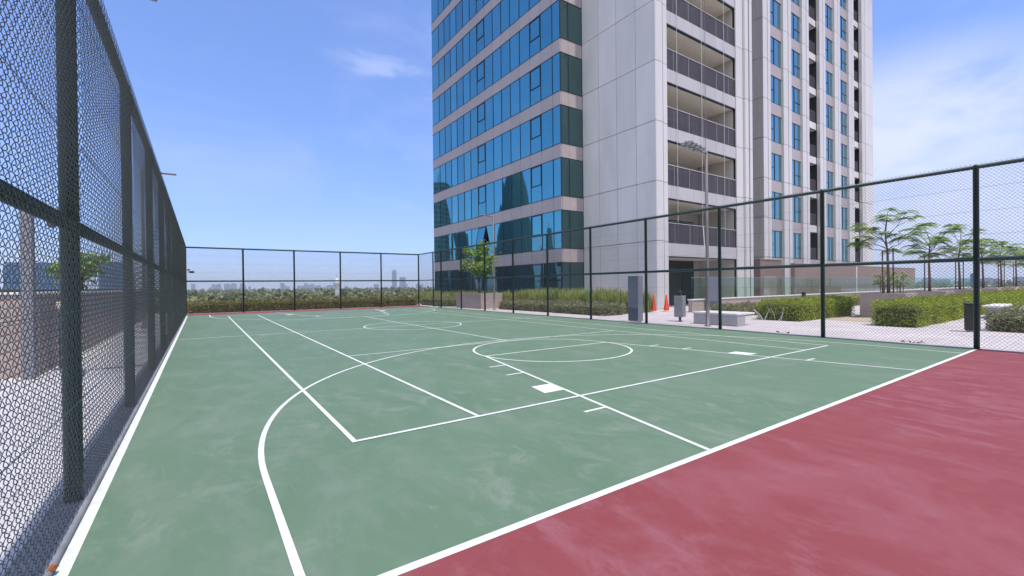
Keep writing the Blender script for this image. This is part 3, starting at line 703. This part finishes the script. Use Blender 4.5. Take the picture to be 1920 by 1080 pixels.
hedge('low_shrub_bed', 12.15, 16.5, -1.9, .62, .46, M['leafD'], 'grey green shrub bed at the right edge behind the black bin', 'shrubs', 1100, .055, 14, uneven=.05)
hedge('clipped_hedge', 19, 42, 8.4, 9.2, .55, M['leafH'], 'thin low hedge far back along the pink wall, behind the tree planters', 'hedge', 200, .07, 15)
# bare stems at the left end of hedge B
s_ = empty('bare_shrub', (12.0, 6.6, 0), 'leafless pale twigs at the left tip of the clipped hedge', 'shrub'); mb = MB(); rr = random.Random(3)
for i in range(16):
    a = rr.uniform(0, 6.28); p0 = (rr.uniform(-.25, .1), rr.uniform(-.5, .3), 0); L = rr.uniform(.3, .55)
    mb.tube([p0, (p0[0] + math.cos(a) * .1, p0[1] + math.sin(a) * .12, L * .5), (p0[0] + math.cos(a) * .2 - .1, p0[1] + math.sin(a) * .28, L)], [.012, .009, .004], 5)
mb.build('stems', M['conew'], s_)
# planting bed between the court and the glass wing: scrubby edging in front, ornamental grass behind
hedge('edging_shrubs', 8.8, 10.3, 12.6, 21.6, .48, M['leafD'], 'low brown green edging shrubs outside the fence below the ornamental grass', 'shrubs', 800, .065, 21, uneven=.06)
hedge('edging_shrubs', 7.9, 9.0, 27.0, 31.8, .55, M['leafD'], 'shrubs at the far corner behind the gate, left of the pink planter', 'shrubs', 300, .07, 22, uneven=.06)
def grass_bed(x0, x1, y0, y1, h, n, seed, label):
    root = empty('ornamental_grass', ((x0 + x1) / 2, (y0 + y1) / 2, 0), None, None)
    r = np.random.RandomState(seed); nt = int(n / 26); Q = []
    for i in range(nt):
        c = np.array([r.uniform(x0, x1) - (x0 + x1) / 2, r.uniform(y0, y1) - (y0 + y1) / 2, 0]); hh = h * (r.uniform(.5, 1.2) + .12 * math.sin(c[1] * 2.3))
        for j in range(26):
            a = r.uniform(0, 6.283); lean = r.uniform(.05, .45) * hh; L = hh * r.uniform(.7, 1.1); w_ = r.uniform(.009, .018)
            d = np.array([math.cos(a), math.sin(a), 0]); p = np.array([-d[1], d[0], 0]) * w_
            b0 = c + d * .05; m_ = b0 + d * lean * .4 + np.array([0, 0, L * .6]); t_ = b0 + d * lean + np.array([0, 0, L])
            Q.append([b0 - p, b0 + p, m_ + p, m_ - p]); Q.append([m_ - p, m_ + p, t_ + p * .3, t_ - p * .3])
    o = quads_mesh('ornamental_grass', np.array(Q), M['leafG']); o.location = root.location; bpy.data.objects.remove(root)
    return tag(o, label, 'grass', kind='stuff')
grass_bed(10.3, 13.0, 12.9, 22.5, .98, 38000, 31, 'feathery green ornamental grass at the foot of the white wall')
grass_bed(9.7, 12.9, 22.6, 38, .85, 24000, 32, 'green grass strip along the base of the blue glass facade')
hedge('mixed_hedge', -7.3, 7.3, 30.9, 32.5, .58, M['leafR'], 'olive and reddish hedge running behind the far end fence', 'hedge', 650, .09, 23, uneven=.07)

def twigs(mb, p, d, L, r, depth, tips, rr, spread=.55, up=.2):
    n = 3; pts = [p]; dd = d.copy()
    for i in range(n):
        dd = (dd + Vector((rr.uniform(-.15, .15), rr.uniform(-.15, .15), rr.uniform(-.05, .12)))).normalized(); pts.append(pts[-1] + dd * L / n)
    mb.tube(pts, [r * (1 - .45 * i / n) for i in range(n + 1)], 6)
    if depth == 0: tips.append((pts[-1], dd)); tips.append((pts[-2], dd)); return
    k = rr.choice((2, 3)) if depth > 1 else 3
    a0 = rr.uniform(0, 6.28)
    for i in range(k):
        a = a0 + i * 6.283 / k + rr.uniform(-.4, .4); side = Vector((math.cos(a), math.sin(a), 0))
        nd = (dd * (1 - spread) + side * spread + Vector((0, 0, up))).normalized()
        twigs(mb, pts[-1], nd, L * rr.uniform(.65, .85), r * .55, depth - 1, tips, rr, spread, up * .4)
def frond(Q, p, az, L, droop, rr, npin=9):
    d = np.array([math.cos(az), math.sin(az), 0]); s = np.array([-d[1], d[0], 0]); p = np.array(p)
    for i in range(npin):
        t = (i + 1) / npin; c = p + d * L * t + np.array([0, 0, .10 * L * math.sin(t * 3.1) - droop * L * t * t])
        pl = L * .38 * math.sin(.4 + 2.4 * t) * rr.uniform(.8, 1.15); wd = L * .07
        for sg in (-1, 1):
            tip = c + s * sg * pl + d * pl * .35 + np.array([0, 0, -pl * .25])
            Q.append([c - d * wd * .4, c + d * wd, tip + d * wd * .7, tip - d * wd * .3])
def poinciana(x, y, z0, h, rad, seed, label, lean=0.0, frac=.50, dens=1.0):
    rr = random.Random(seed); root = empty('feathery_tree', (x, y, z0), label, 'tree', 'young trees in the planters')
    mb = MB(); hs = h * frac; V3 = Vector
    pts = [V3((0, 0, 0)), V3((lean * .3, 0, hs * .4)), V3((lean * .6, .02, hs * .8)), V3((lean, .03, hs))]
    mb.tube(pts, [.062, .052, .045, .038], 8)
    top = pts[-1]; lead = [top, top + V3((rr.uniform(-.12, .12), rr.uniform(-.1, .1), (h - hs) * .45)), top + V3((rr.uniform(-.2, .2), rr.uniform(-.2, .2), (h - hs) * .93))]
    mb.tube(lead, [.034, .02, .007], 6); tips = [(lead[-1], 5)]
    nb = 9
    for i in range(nb):
        t = (i + rr.uniform(.0, .7)) / nb; a = i * 2.4 + rr.uniform(-.4, .4)
        zt = hs * .98 + (h - hs) * (.05 + .90 * t) + rr.uniform(-.1, .1)
        R_ = rad * (1.0 - .35 * abs(t - .55) * 1.8) * rr.uniform(.7, 1.12)
        base = pts[-1].lerp(lead[1], min(1, t * .9)) - V3((0, 0, .15))
        tip = V3((top.x + math.cos(a) * R_, top.y + math.sin(a) * R_, zt))
        mid = base.lerp(tip, .5) + V3((0, 0, -.12 + .10 * t))
        mb.tube([base, base.lerp(mid, .5) + V3((0, 0, .03)), mid, tip], [.021, .017, .012, .005], 5)
        tips.append((tip, 6)); tips.append((mid.lerp(tip, .45) + V3((0, 0, .06)), 4))
        b2 = tip.lerp(mid, .4) + V3((rr.uniform(-.35, .35), rr.uniform(-.35, .35), rr.uniform(.02, .22)))
        mb.tube([mid, mid.lerp(b2, .5), b2], [.010, .007, .004], 5); tips.append((b2, 4))
    mb.build('trunk', M['bark'], root, True)
    Q = []
    for (p, k) in tips:
        for j in range(max(2, int(k * dens * 1.7))):
            frond(Q, (p.x + rr.uniform(-.05, .05), p.y + rr.uniform(-.05, .05), p.z + rr.uniform(-.05, .05)), rr.uniform(0, 6.28), rr.uniform(.28, .50) * rad / 1.25, rr.uniform(.12, .55), rr, 11)
    quads_mesh('crown', np.array(Q), M['leafT'], root)
    for i, (dx, dy) in enumerate(((-.35, .1), (.14, -.12))):
        if i == 1 and seed % 2: continue
        MB().tube([(dx, dy, 0), (dx * .96, dy, 1.85 + .1 * i)], .025, 6).build('stake', M['stake'], root)
    return root
def planter(x, y, w_, d_, h, label, m='planter', group='square tree planters in a row'):
    root = empty('tree_planter', (x, y, 0), label, 'planter', group)
    MB().bbox(0, .14, 0, d_, -.01, h, .012).bbox(w_ - .14, w_, 0, d_, -.01, h, .012).bbox(.14, w_ - .14, 0, .14, -.01, h - .002, .012).bbox(.14, w_ - .14, d_ - .14, d_, -.01, h - .002, .012).build('planter_wall', M[m], root)
    MB().box(.13, w_ - .13, .13, d_ - .13, 0, h - .08).build('soil', M['soil'], root)
    return root
tx = [16.7, 22.5, 28.3, 34.1, 39.9, 45.7, 51.5]
tl_lab = ['nearest and fullest of the young feathery trees, beside the finned tower', 'second feathery tree in the row, thin with a broad flat crown', 'third feathery tree, just left of the near fence post', 'fourth feathery tree, right behind the near fence post', 'fifth feathery tree in the row, with a lime green crown', 'feathery tree at the right edge of the view', 'most distant feathery tree at the right edge']
pl_lab = ['nearest square brown tree planter, left end of the row', 'second square tree planter from the left', 'third square tree planter, left of the near fence post', 'fourth square tree planter, behind the near fence post', 'fifth square tree planter, far right', 'sixth tree planter near the right edge', 'last tree planter at the right edge']
hh = [3.65, 3.45, 3.75, 3.3, 3.4, 3.5, 3.4]; rad = [1.3, 1.3, 1.35, 1.2, 1.35, 1.4, 1.3]
for i, x in enumerate(tx):
    planter(x - .7, 3.42, 1.5, 1.5, .985, pl_lab[i], 'brown' if False else 'planter')
    poinciana(x, 4.15, .90, hh[i], rad[i], 40 + i, tl_lab[i], lean=[-.0, .05, -.08, .1, 0, .1, 0][i])
poinciana(30.0, 8.0, 0, 2.3, .8, 61, 'small young tree with few leaves beyond the row of planters', frac=.5)
poinciana(35.5, 8.6, 0, 2.2, .7, 62, 'short sapling far back near the balustrade, right of the near post', frac=.5)

def leafy(name, x, y, z0, h, trunk_h, rx, rz, n, seed, label, m='leafB', size=.16, cat='tree', tr=.07, clumps=26):
    rr = random.Random(seed); r = np.random.RandomState(seed); root = empty(name, (x, y, z0), label, cat)
    mb = MB(); tips = []
    mb.tube([(0, 0, 0), (.04, .02, trunk_h * .6), (0, .03, trunk_h)], [tr, tr * .85, tr * .7], 8)
    for i in range(5):
        a = i * 1.26; twigs(mb, Vector((0, .03, trunk_h)), Vector((math.cos(a) * .6, math.sin(a) * .6, .8)).normalized(), (h - trunk_h) * .42, tr * .5, 1, tips, rr, .45, .25)
    mb.build('trunk', M['bark'], root, True)
    cz = (h + trunk_h) / 2 + .05; P = []
    for i in range(clumps):
        v = r.normal(size=3); v /= np.linalg.norm(v); rad_ = r.uniform(.35, 1.0)
        c = np.array([v[0] * rx * rad_, v[1] * rx * rad_, cz + v[2] * rz * rad_]); s = r.uniform(.16, .30) * rx
        P.append(c + r.normal(size=(n // clumps, 3)) * s * np.array([.62, .62, .5]))
    quads_mesh('crown', leaves(np.concatenate(P), size, .5, seed=seed, ups=.1), M[m], root); return root
planter(8.05, 22.5, 1.65, 3.4, .98, 'pink beige rectangular planter with a leafy tree, outside the fence by the glass wing', group=None)
leafy('leafy_tree', 8.9, 24.2, .9, 3.3, .95, 1.15, 1.15, 2400, 71, 'small bright leafy tree rising from the pink planter against the blue glass', size=.2)

# ------------------------------------------------------------------ plaza furniture
b = empty('stone_bench', (8.3, 5.95, 0), 'pale grey stone block bench outside the fence beside the lamp post', 'bench')
MB().bbox(.03, .55, .0, 1.66, -.01, .36, .01).build('plinth', M['bench'], b); MB().bbox(0, 1.15, -.02, 1.68, .362, .43, .012).build('seat', M['coping'], b)
b = empty('stone_bench', (18.2, 1.2, 0), 'white slab bench beside the hedge, right of the near fence post', 'bench')
MB().bbox(0, 2.4, 0, .5, .42, .50, .012).build('seat', M['coping'], b); MB().bbox(.3, .6, .06, .44, -.01, .418, .01).bbox(1.8, 2.1, .06, .44, -.01, .418, .01).build('leg', M['bench'], b)
def totem(x, y, rz, label, dark):
    t = empty('information_totem', (x, y, 0), label, 'totem', None, rz)
    MB().bbox(-.14, .14, -.26, .26, .03, 1.80, .012).build('body', M['totem'], t)
    MB().box(-.143, -.139, -.235, .235, .05, .55).build('lower_panel', M['totemd'], t)
    MB().box(-.143, -.139, -.20, .20, .62, 1.74).build('face_panel', M['totem'], t)
    MB().box(-.10, .10, -.2, .2, -.01, .03).build('base_plate', M['coping'], t)
    if dark: MB().box(-.05, .10, -.263, -.259, .06, .62).build('vent', M['black'], t)
totem(7.42, 9.55, 0.0, 'tall grey metal totem just outside the fence, in front of the grass bed', False)
totem(15.3, 11.05, 0.5, 'second grey metal totem, behind the stone bench and lamp post', True)
f = empty('drinking_fountain', (8.79, 8.5, 0), 'grey pedestal box on a short stem with a black tap, near the stone bench', 'fountain', None, .25)
MB().bbox(-.17, .17, -.17, .17, .17, 1.0, .012).build('pedestal', M['steel'], f); MB().lathe([(.10, -.01), (.10, .01), (.05, .02), (.05, .17)], 0, 0, 14).build('stem', M['bronze'], f, True)
MB().bbox(-.16, .0, -.1, .1, 1.002, 1.17, .02).tube([(-.03, 0, 1.15), (.03, 0, 1.24), (.12, 0, 1.25), (.15, 0, 1.2)], .018, 8).build('tap', M['black'], f)
def cone(x, y, label):
    c = empty('traffic_cone', (x, y, 0), label, 'cone', 'orange cones by the wall')
    MB().bbox(-.19, .19, -.19, .19, -.005, .05, .02).build('base', M['conew'], c)
    MB().lathe([(.15, .052), (.145, .1), (.035, .88), (.02, .90)], 0, 0, 20).build('body', M['orange'], c, True)
cone(13.66, 12.7, 'right-hand orange traffic cone at the corner of the white wall'); cone(13.0, 13.0, 'left-hand orange traffic cone, half hidden by grass')
b = empty('litter_bin', (11.65, .85, 0), 'black upright litter bin beside the near fence post, before the hedge', 'bin', None, .3)
MB().bbox(-.15, .15, -.15, .15, .02, .78, .015).build('body', M['black'], b); MB().bbox(-.17, .17, -.17, .17, .782, .83, .015).build('lid', M['black'], b)
b = empty('bollard_light', (17.6, 7.7, 0), 'short dark bollard light poking above the clipped hedge', 'bollard')
MB().lathe([(.09, 0), (.09, .9), (.05, .93)], 0, 0, 14).build('post', M['black'], b, True); MB().lathe([(.1, .932), (.1, .98), (.03, 1.0)], 0, 0, 14).build('cap', M['black'], b, True)
def lamp(x, y, sgn, label, h=6.05, solid=False):
    l = empty('lamp_post', (x, y, 0), label, 'street lamp', 'lamp posts around the court')
    MB().lathe([(.11, -.01), (.11, .02), (.065, .03), (.060, .9), (.045, h), (.02, h + .02)], 0, 0, 14).build('pole', M['bronze'], l, True)
    MB().bbox(min(0, sgn * .30), max(0, sgn * .30), -.04, .04, h - .10, h - .03, .01).build('arm', M['steel'], l)
    hd = MB(); x0 = .30
    if solid: hd.bbox(sgn * .28, sgn * 1.05, -.11, .11, h - .075, h - .035, .01)
    for i in range(0 if solid else 4):
        for j in (-1, 1):
            cx = sgn * (x0 + .12 + i * .23); V = []; F = []
            for k in range(16):
                t = k / 16 * 6.283
                for (r_, z) in ((.108, .022), (.108, -.022), (.085, -.022), (.085, .022)): V.append((cx + r_ * math.cos(t), j * .115 + r_ * math.sin(t), h - .02 + i * .03 + z))
            for k in range(16):
                for q in range(4): F.append((k * 4 + q, k * 4 + (q + 1) % 4, ((k + 1) % 16) * 4 + (q + 1) % 4, ((k + 1) % 16) * 4 + q))
            hd.add(V, F)
    for yy in (() if solid else (-.012,)): hd.add([(sgn * .28, yy, h - .05), (sgn * 1.22, yy, h + .07), (sgn * 1.22, yy + .025, h + .07), (sgn * .28, yy + .025, h - .05), (sgn * .28, yy, h + .01), (sgn * 1.22, yy, h + .13), (sgn * 1.22, yy + .025, h + .13), (sgn * .28, yy + .025, h + .01)],
                  [(0, 1, 2, 3), (4, 5, 6, 7), (0, 1, 5, 4), (1, 2, 6, 5), (2, 3, 7, 6), (3, 0, 4, 7)])
    hd.build('lamp_head', M['steel'], l)
    return l
lamp(7.73, 6.67, -1, 'tall grey lamp post standing before the balconies, beside the stone bench')
lamp(8.0, 20.82, -1, 'farther grey lamp post in front of the blue glass facade by the pink planter', 5.75, True)
lamp(-8.24, 6.9, 1, 'lamp whose head reaches over the near end of the left fence, top left', 6.2, True)
lamp(-8.45, 19.9, 1, 'lamp whose head pokes over the left fence halfway along', 6.05, True)
c = empty('fence_speaker', (-7.3, 29.88, 0), 'small dark floodlight clamped to the far left corner post', 'floodlight')
MB().bbox(.0, .14, -.1, .02, 2.55, 2.62, .01).bbox(.10, .34, -.14, .04, 2.40, 2.52, .02).build('housing', M['black'], c); MB().box(.05, .08, -.02, .02, 2.45, 2.56).build('bracket', M['steel'], c)
# fallen leaves and grit by the right fence, scrap by the left line
for i, (x, y) in enumerate(((7.22, .95), (7.25, 1.25), (7.2, 1.1), (7.23, 3.9), (7.2, 4.1))):
    mb = MB(); r_ = random.Random(i)
    for j in range(5):
        a = r_.uniform(0, 6.28); p = Vector((r_.uniform(-.06, .06), r_.uniform(-.06, .06), .006)); u_ = Vector((math.cos(a), math.sin(a), r_.uniform(.2, .9))) * .07; v_ = Vector((-math.sin(a), math.cos(a), .1)) * .03
        mb.quad(p, p + u_ * .5 + v_, p + u_, p + u_ * .5 - v_)
    o = mb.build('dry_leaf_clump', M['leafdry'], loc=(x, y, 0)); tag(o, 'curled dry brown leaves lying on the paving against the right fence', 'leaves', 'dry leaves along the right fence')
mb = MB(); mb.add([(0, 0, 0), (.06, -.01, .0), (.07, .06, .0), (.01, .07, .0), (.01, .01, .022), (.05, .0, .03), (.06, .05, .018), (.02, .06, .03)], [(0, 3, 2, 1), (4, 5, 6, 7), (0, 1, 5, 4), (1, 2, 6, 5), (2, 3, 7, 6), (3, 0, 4, 7)])
mb.v = [v * .6 for v in mb.v]; o = mb.build('crumpled_leaf', M['rust'], loc=(-7.34, 1.0, .036)); tag(o, 'rust brown crumpled leaf on the kerb by the white line, bottom left', 'leaf')

# ------------------------------------------------------------------ outside the left fence
w = empty('planter_wall', (-9.0, 8.9, 0), 'long beige rendered planter wall seen through the left fence', 'wall')
MB().bbox(-11, 0, 0, 17.0, -.02, 1.40, .015).build('wall_face', M['planter'], w); MB().bbox(-11.03, .03, -.03, 17.03, 1.402, 1.45, .01).build('coping', M['coping'], w)
MB().box(-10.8, -.2, .2, 16.8, 1.452, 1.50).build('soil', M['soil'], w)
p = empty('camera_mast', (-9.06, 8.62, 0), 'square grey mast with a bracket behind the left fence', 'mast')
MB().bbox(-.075, .075, -.075, .075, -.01, 2.95, .012).build('mast', M['steel'], p); MB().bbox(.075, .62, -.035, .035, 2.82, 2.90, .01).build('bracket', M['steel'], p)
MB().lathe([(.02, 2.55), (.06, 2.58), (.075, 2.66), (.05, 2.74), (.03, 2.82)], .3, 0, 12).lathe([(.02, 2.66), (.05, 2.68), (.05, 2.76), (.03, 2.82)], .52, 0, 12).build('dome_camera', M['totemd'], p, True)
p = empty('garden_lamp', (-8.83, 9.6, 0), 'cream globe lamp on a dark post against the beige wall behind the left fence', 'lamp')
MB().lathe([(.05, 0), (.05, 1.02), (.03, 1.05)], 0, 0, 12).build('post', M['totemd'], p, True); MB().lathe([(.03, 1.05), (.085, 1.10), (.10, 1.17), (.085, 1.24), (.03, 1.29)], 0, 0, 16).build('globe', M['cream'], p, True); MB().lathe([(.07, 1.29), (.07, 1.32), (.02, 1.34)], 0, 0, 12).build('cap', M['black'], p, True)
leafy('leafy_tree', -9.98, 18.3, 1.48, 1.15, .3, .85, .42, 700, 72, 'leafy tree growing above the beige wall, seen through the left fence', size=.18)
hedge('mixed_hedge', -16, -9.6, 24.5, 27.5, 1.0, M['leafR'], 'scruffy hedge beyond the beige wall, seen through the left fence', 'hedge', 150, .12, 24)
struct(MB().bbox(-24, -23.7, -30, 33.2, -.02, 1.1, .02), 'parapet', M['podium'])

# ------------------------------------------------------------------ far landscape
def far(u, depth):
    t = (u - 960) / 842.5; return (EYE.x + depth * (sy_ + cy_ * t), EYE.y + depth * (cy_ - sy_ * t))
def woodland():
    r = np.random.RandomState(91); Q = []; n = 0
    for i in range(3200):
        dep = 130 * (14 ** r.uniform(0, 1)); u = r.uniform(-500, 900) if i % 4 else r.uniform(1500, 2400)
        x, y = far(u, dep)
        if y < 45 and x < 130: continue
        gap = math.sin(x * .011 + 1) * math.sin(y * .009)
        if gap > .55 and dep < 700: continue
        R = r.uniform(2.6, 5.2); H = r.uniform(6.5, 11.5) + (3.0 if dep > 700 else 0); k = 46 if dep < 500 else 26
        v = r.normal(size=(k, 3)); v /= np.linalg.norm(v, axis=1)[:, None]
        P = np.stack([x + v[:, 0] * R * r.uniform(.4, 1, k), y + v[:, 1] * R * r.uniform(.4, 1, k), GZ + H * .58 + v[:, 2] * H * .42], 1)
        Q.append(leaves(P, R * (.62 if dep < 500 else .9), .8, seed=i))
    return tag(quads_mesh('woodland', np.concatenate(Q), M['wood']), 'wide belt of green treetops below the terrace reaching to the horizon', 'woodland', kind='stuff')
woodland()
def farbox(name, u, dep, w_, z0, z1, m, label, cat, d_=None, group=None, cap=0.0):
    x, y = far(u, dep); ang = -math.atan2(x - EYE.x, y - EYE.y)
    o = empty(name, (x, y, GZ), label, cat, group, ang)
    d_ = d_ or w_
    MB().box(-w_/2, w_/2, -d_/2, d_/2, z0 - GZ, z1 - GZ).build('wall', M[m], o)
    MB().box(-w_/2 * .9, w_/2 * .9, -d_/2 * .9, d_/2 * .9, z1 - GZ + .01, z1 - GZ + (cap or (z1 - z0) * .06 + .4)).build('roof', M[m], o); return o
farbox('low_building', 556, 330, 42, GZ, -8.6, 'farw', 'long low white building among the trees, left of the pale tower', 'building', 12)
farbox('low_building', 424, 300, 16, GZ, -8.3, 'farw', 'small white roofed building among trees at far left', 'building', 8)
farbox('low_building', 775, 330, 17, GZ, -6.6, 'farw', 'small white building in the trees, left of the glass tower', 'building', 8)
x, y = far(632, 400); wtw = empty('water_tower', (x, y, GZ), 'pale slender tower with a wider head above the treetops', 'tower')
MB().lathe([(2.1, 0), (1.9, 12), (1.9, 16), (3.0, 18.5), (3.2, 20.5), (2.0, 21.5), (.4, 24)], 0, 0, 16).build('shaft', M['farw'], wtw, True)
MB().tube([(0, 0, 23.8), (0, 0, 27)], .15, 6).build('antenna', M['steel'], wtw)
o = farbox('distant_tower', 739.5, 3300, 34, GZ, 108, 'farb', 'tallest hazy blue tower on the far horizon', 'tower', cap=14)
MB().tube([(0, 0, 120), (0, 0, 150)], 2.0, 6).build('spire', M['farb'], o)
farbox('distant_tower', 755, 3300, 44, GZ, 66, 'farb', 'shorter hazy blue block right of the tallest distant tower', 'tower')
rr = random.Random(17)
for i in range(64):
    c = rr.choice((395, 400, 430, 445, 540, 560, 580, 620, 660, 700, 770)); u = c + rr.gauss(0, 14)
    if u < 362 or u > 800: u = rr.uniform(365, 800)
    dep = rr.uniform(3600, 4600); h_ = rr.uniform(8, 42) if c < 600 else rr.uniform(6, 26)
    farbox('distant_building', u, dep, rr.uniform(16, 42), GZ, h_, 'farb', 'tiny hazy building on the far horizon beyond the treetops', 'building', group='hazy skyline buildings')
for i in range(14):
    farbox('distant_building', rr.uniform(1730, 1960), rr.uniform(1500, 2600), rr.uniform(20, 50), GZ, rr.uniform(2, 14), 'farb', 'tiny hazy building at the right horizon behind the tree planters', 'building', group='hazy buildings at the right horizon')
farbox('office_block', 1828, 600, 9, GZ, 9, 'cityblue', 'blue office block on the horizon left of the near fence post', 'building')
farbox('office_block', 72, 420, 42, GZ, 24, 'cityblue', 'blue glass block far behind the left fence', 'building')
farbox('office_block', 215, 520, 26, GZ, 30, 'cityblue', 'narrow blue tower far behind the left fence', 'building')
# city towers to the west and south-east of the court, seen mirrored in the glazing
def citytower(x, y, w_, h_, m, label, top=.3, steps=6, bulge=0.0):
    o = empty('city_tower', (x, y, GZ), label, 'tower'); prof = []
    for i in range(steps + 1):
        t = i / steps; s = (1 - (1 - top) * t ** 2.2) * (1 + bulge * math.sin(t * 3.14)); prof.append((w_ / 2 * 1.414 * s, t * (h_ - GZ)))
    mb = MB(); mb.lathe(prof, 0, 0, 4 if bulge == 0 else 16); mb.build('shell', M[m], o)
    MB().tube([(0, 0, h_ - GZ), (0, 0, (h_ - GZ) * 1.08)], w_ * .03, 6).build('spire', M['steel'], o); return o
def mirr(u, depth): # direction mirrored in the west facade
    t = (u - 960) / 842.5; dx, dy = sy_ + cy_ * t, cy_ - sy_ * t; mx = 2 * 13.17 - EYE.x
    return (mx - dx * depth, EYE.y + dy * depth)
for (u, dep, w_, h_, m_, tp, bu, lab) in (
    (968, 420, 25, 108, 'tglass', .42, .05, 'tapering dark glass tower west of the court'),
    (866, 520, 20, 62, 'tglass', .75, 0, 'broad dark tower west of the court'),
    (822, 330, 14, 76, 'city', .95, 0, 'grey gridded tower north-west of the court'),
    (910, 620, 8, 60, 'tglass', .3, .06, 'slim tapering tower west of the court'),
    (1030, 560, 13, 72, 'city', .5, 0, 'stepped stone tower west of the court'),
    (994, 640, 12, 68, 'city', .8, 0, 'plain grey tower west of the court'),
    (938, 700, 9, 62, 'city', .9, 0, 'lower grey tower west of the court')):
    x, y = mirr(u, dep); citytower(x, y, w_, h_, m_, lab, tp, 10, bu)
o = empty('city_tower', (100, -84, GZ), 'wide dark slab tower south-east of the court', 'tower', None, .7)
MB().box(-17, 17, -8, 8, 0, 130).build('shell', M['tglass'], o)

# ropes hanging down the balcony front
for i, (x, a, b_) in enumerate(((17.35, 5.2, 48), (19.95, 5.0, 48), (20.35, 7, 48), (22.55, 4, 48))):
    o = MB().tube([(x, BY - .10, a), (x + .03, BY - .09, b_)], .016, 5).build('hanging_rope', M['rope' if i != 2 else 'bronze'])
    tag(o, ['pale rope down the balcony fronts, leftmost', 'pale rope down the balcony fronts, left of the dark cable', 'dark cable down the middle of the balcony fronts', 'pale rope down the balcony fronts, rightmost'][i], 'rope')
o = MB().tube([(19.95, BY - .12, 5.1), (18.9, 13.6, 1.8)], .03, 6).build('hanging_rope', M['rope']); tag(o, 'pale rope slanting down from the lowest balcony rail', 'rope')

# ------------------------------------------------------------------ haze
hz = bpy.data.materials.new('haze air'); hz.use_nodes = True; nt = hz.node_tree
nt.nodes.remove(nt.nodes['Principled BSDF']); pv = nt.nodes.new('ShaderNodeVolumePrincipled')
pv.inputs['Color'].default_value = (0.93, 0.96, 1.0, 1); pv.inputs['Density'].default_value = 0.00014; pv.inputs['Anisotropy'].default_value = 0.1
nt.links.new(pv.outputs[0], nt.nodes['Material Output'].inputs['Volume'])
tag(MB().box(-8980, 8980, -8980, 8980, GZ - 1, 190).build('haze', hz), kind='stuff')
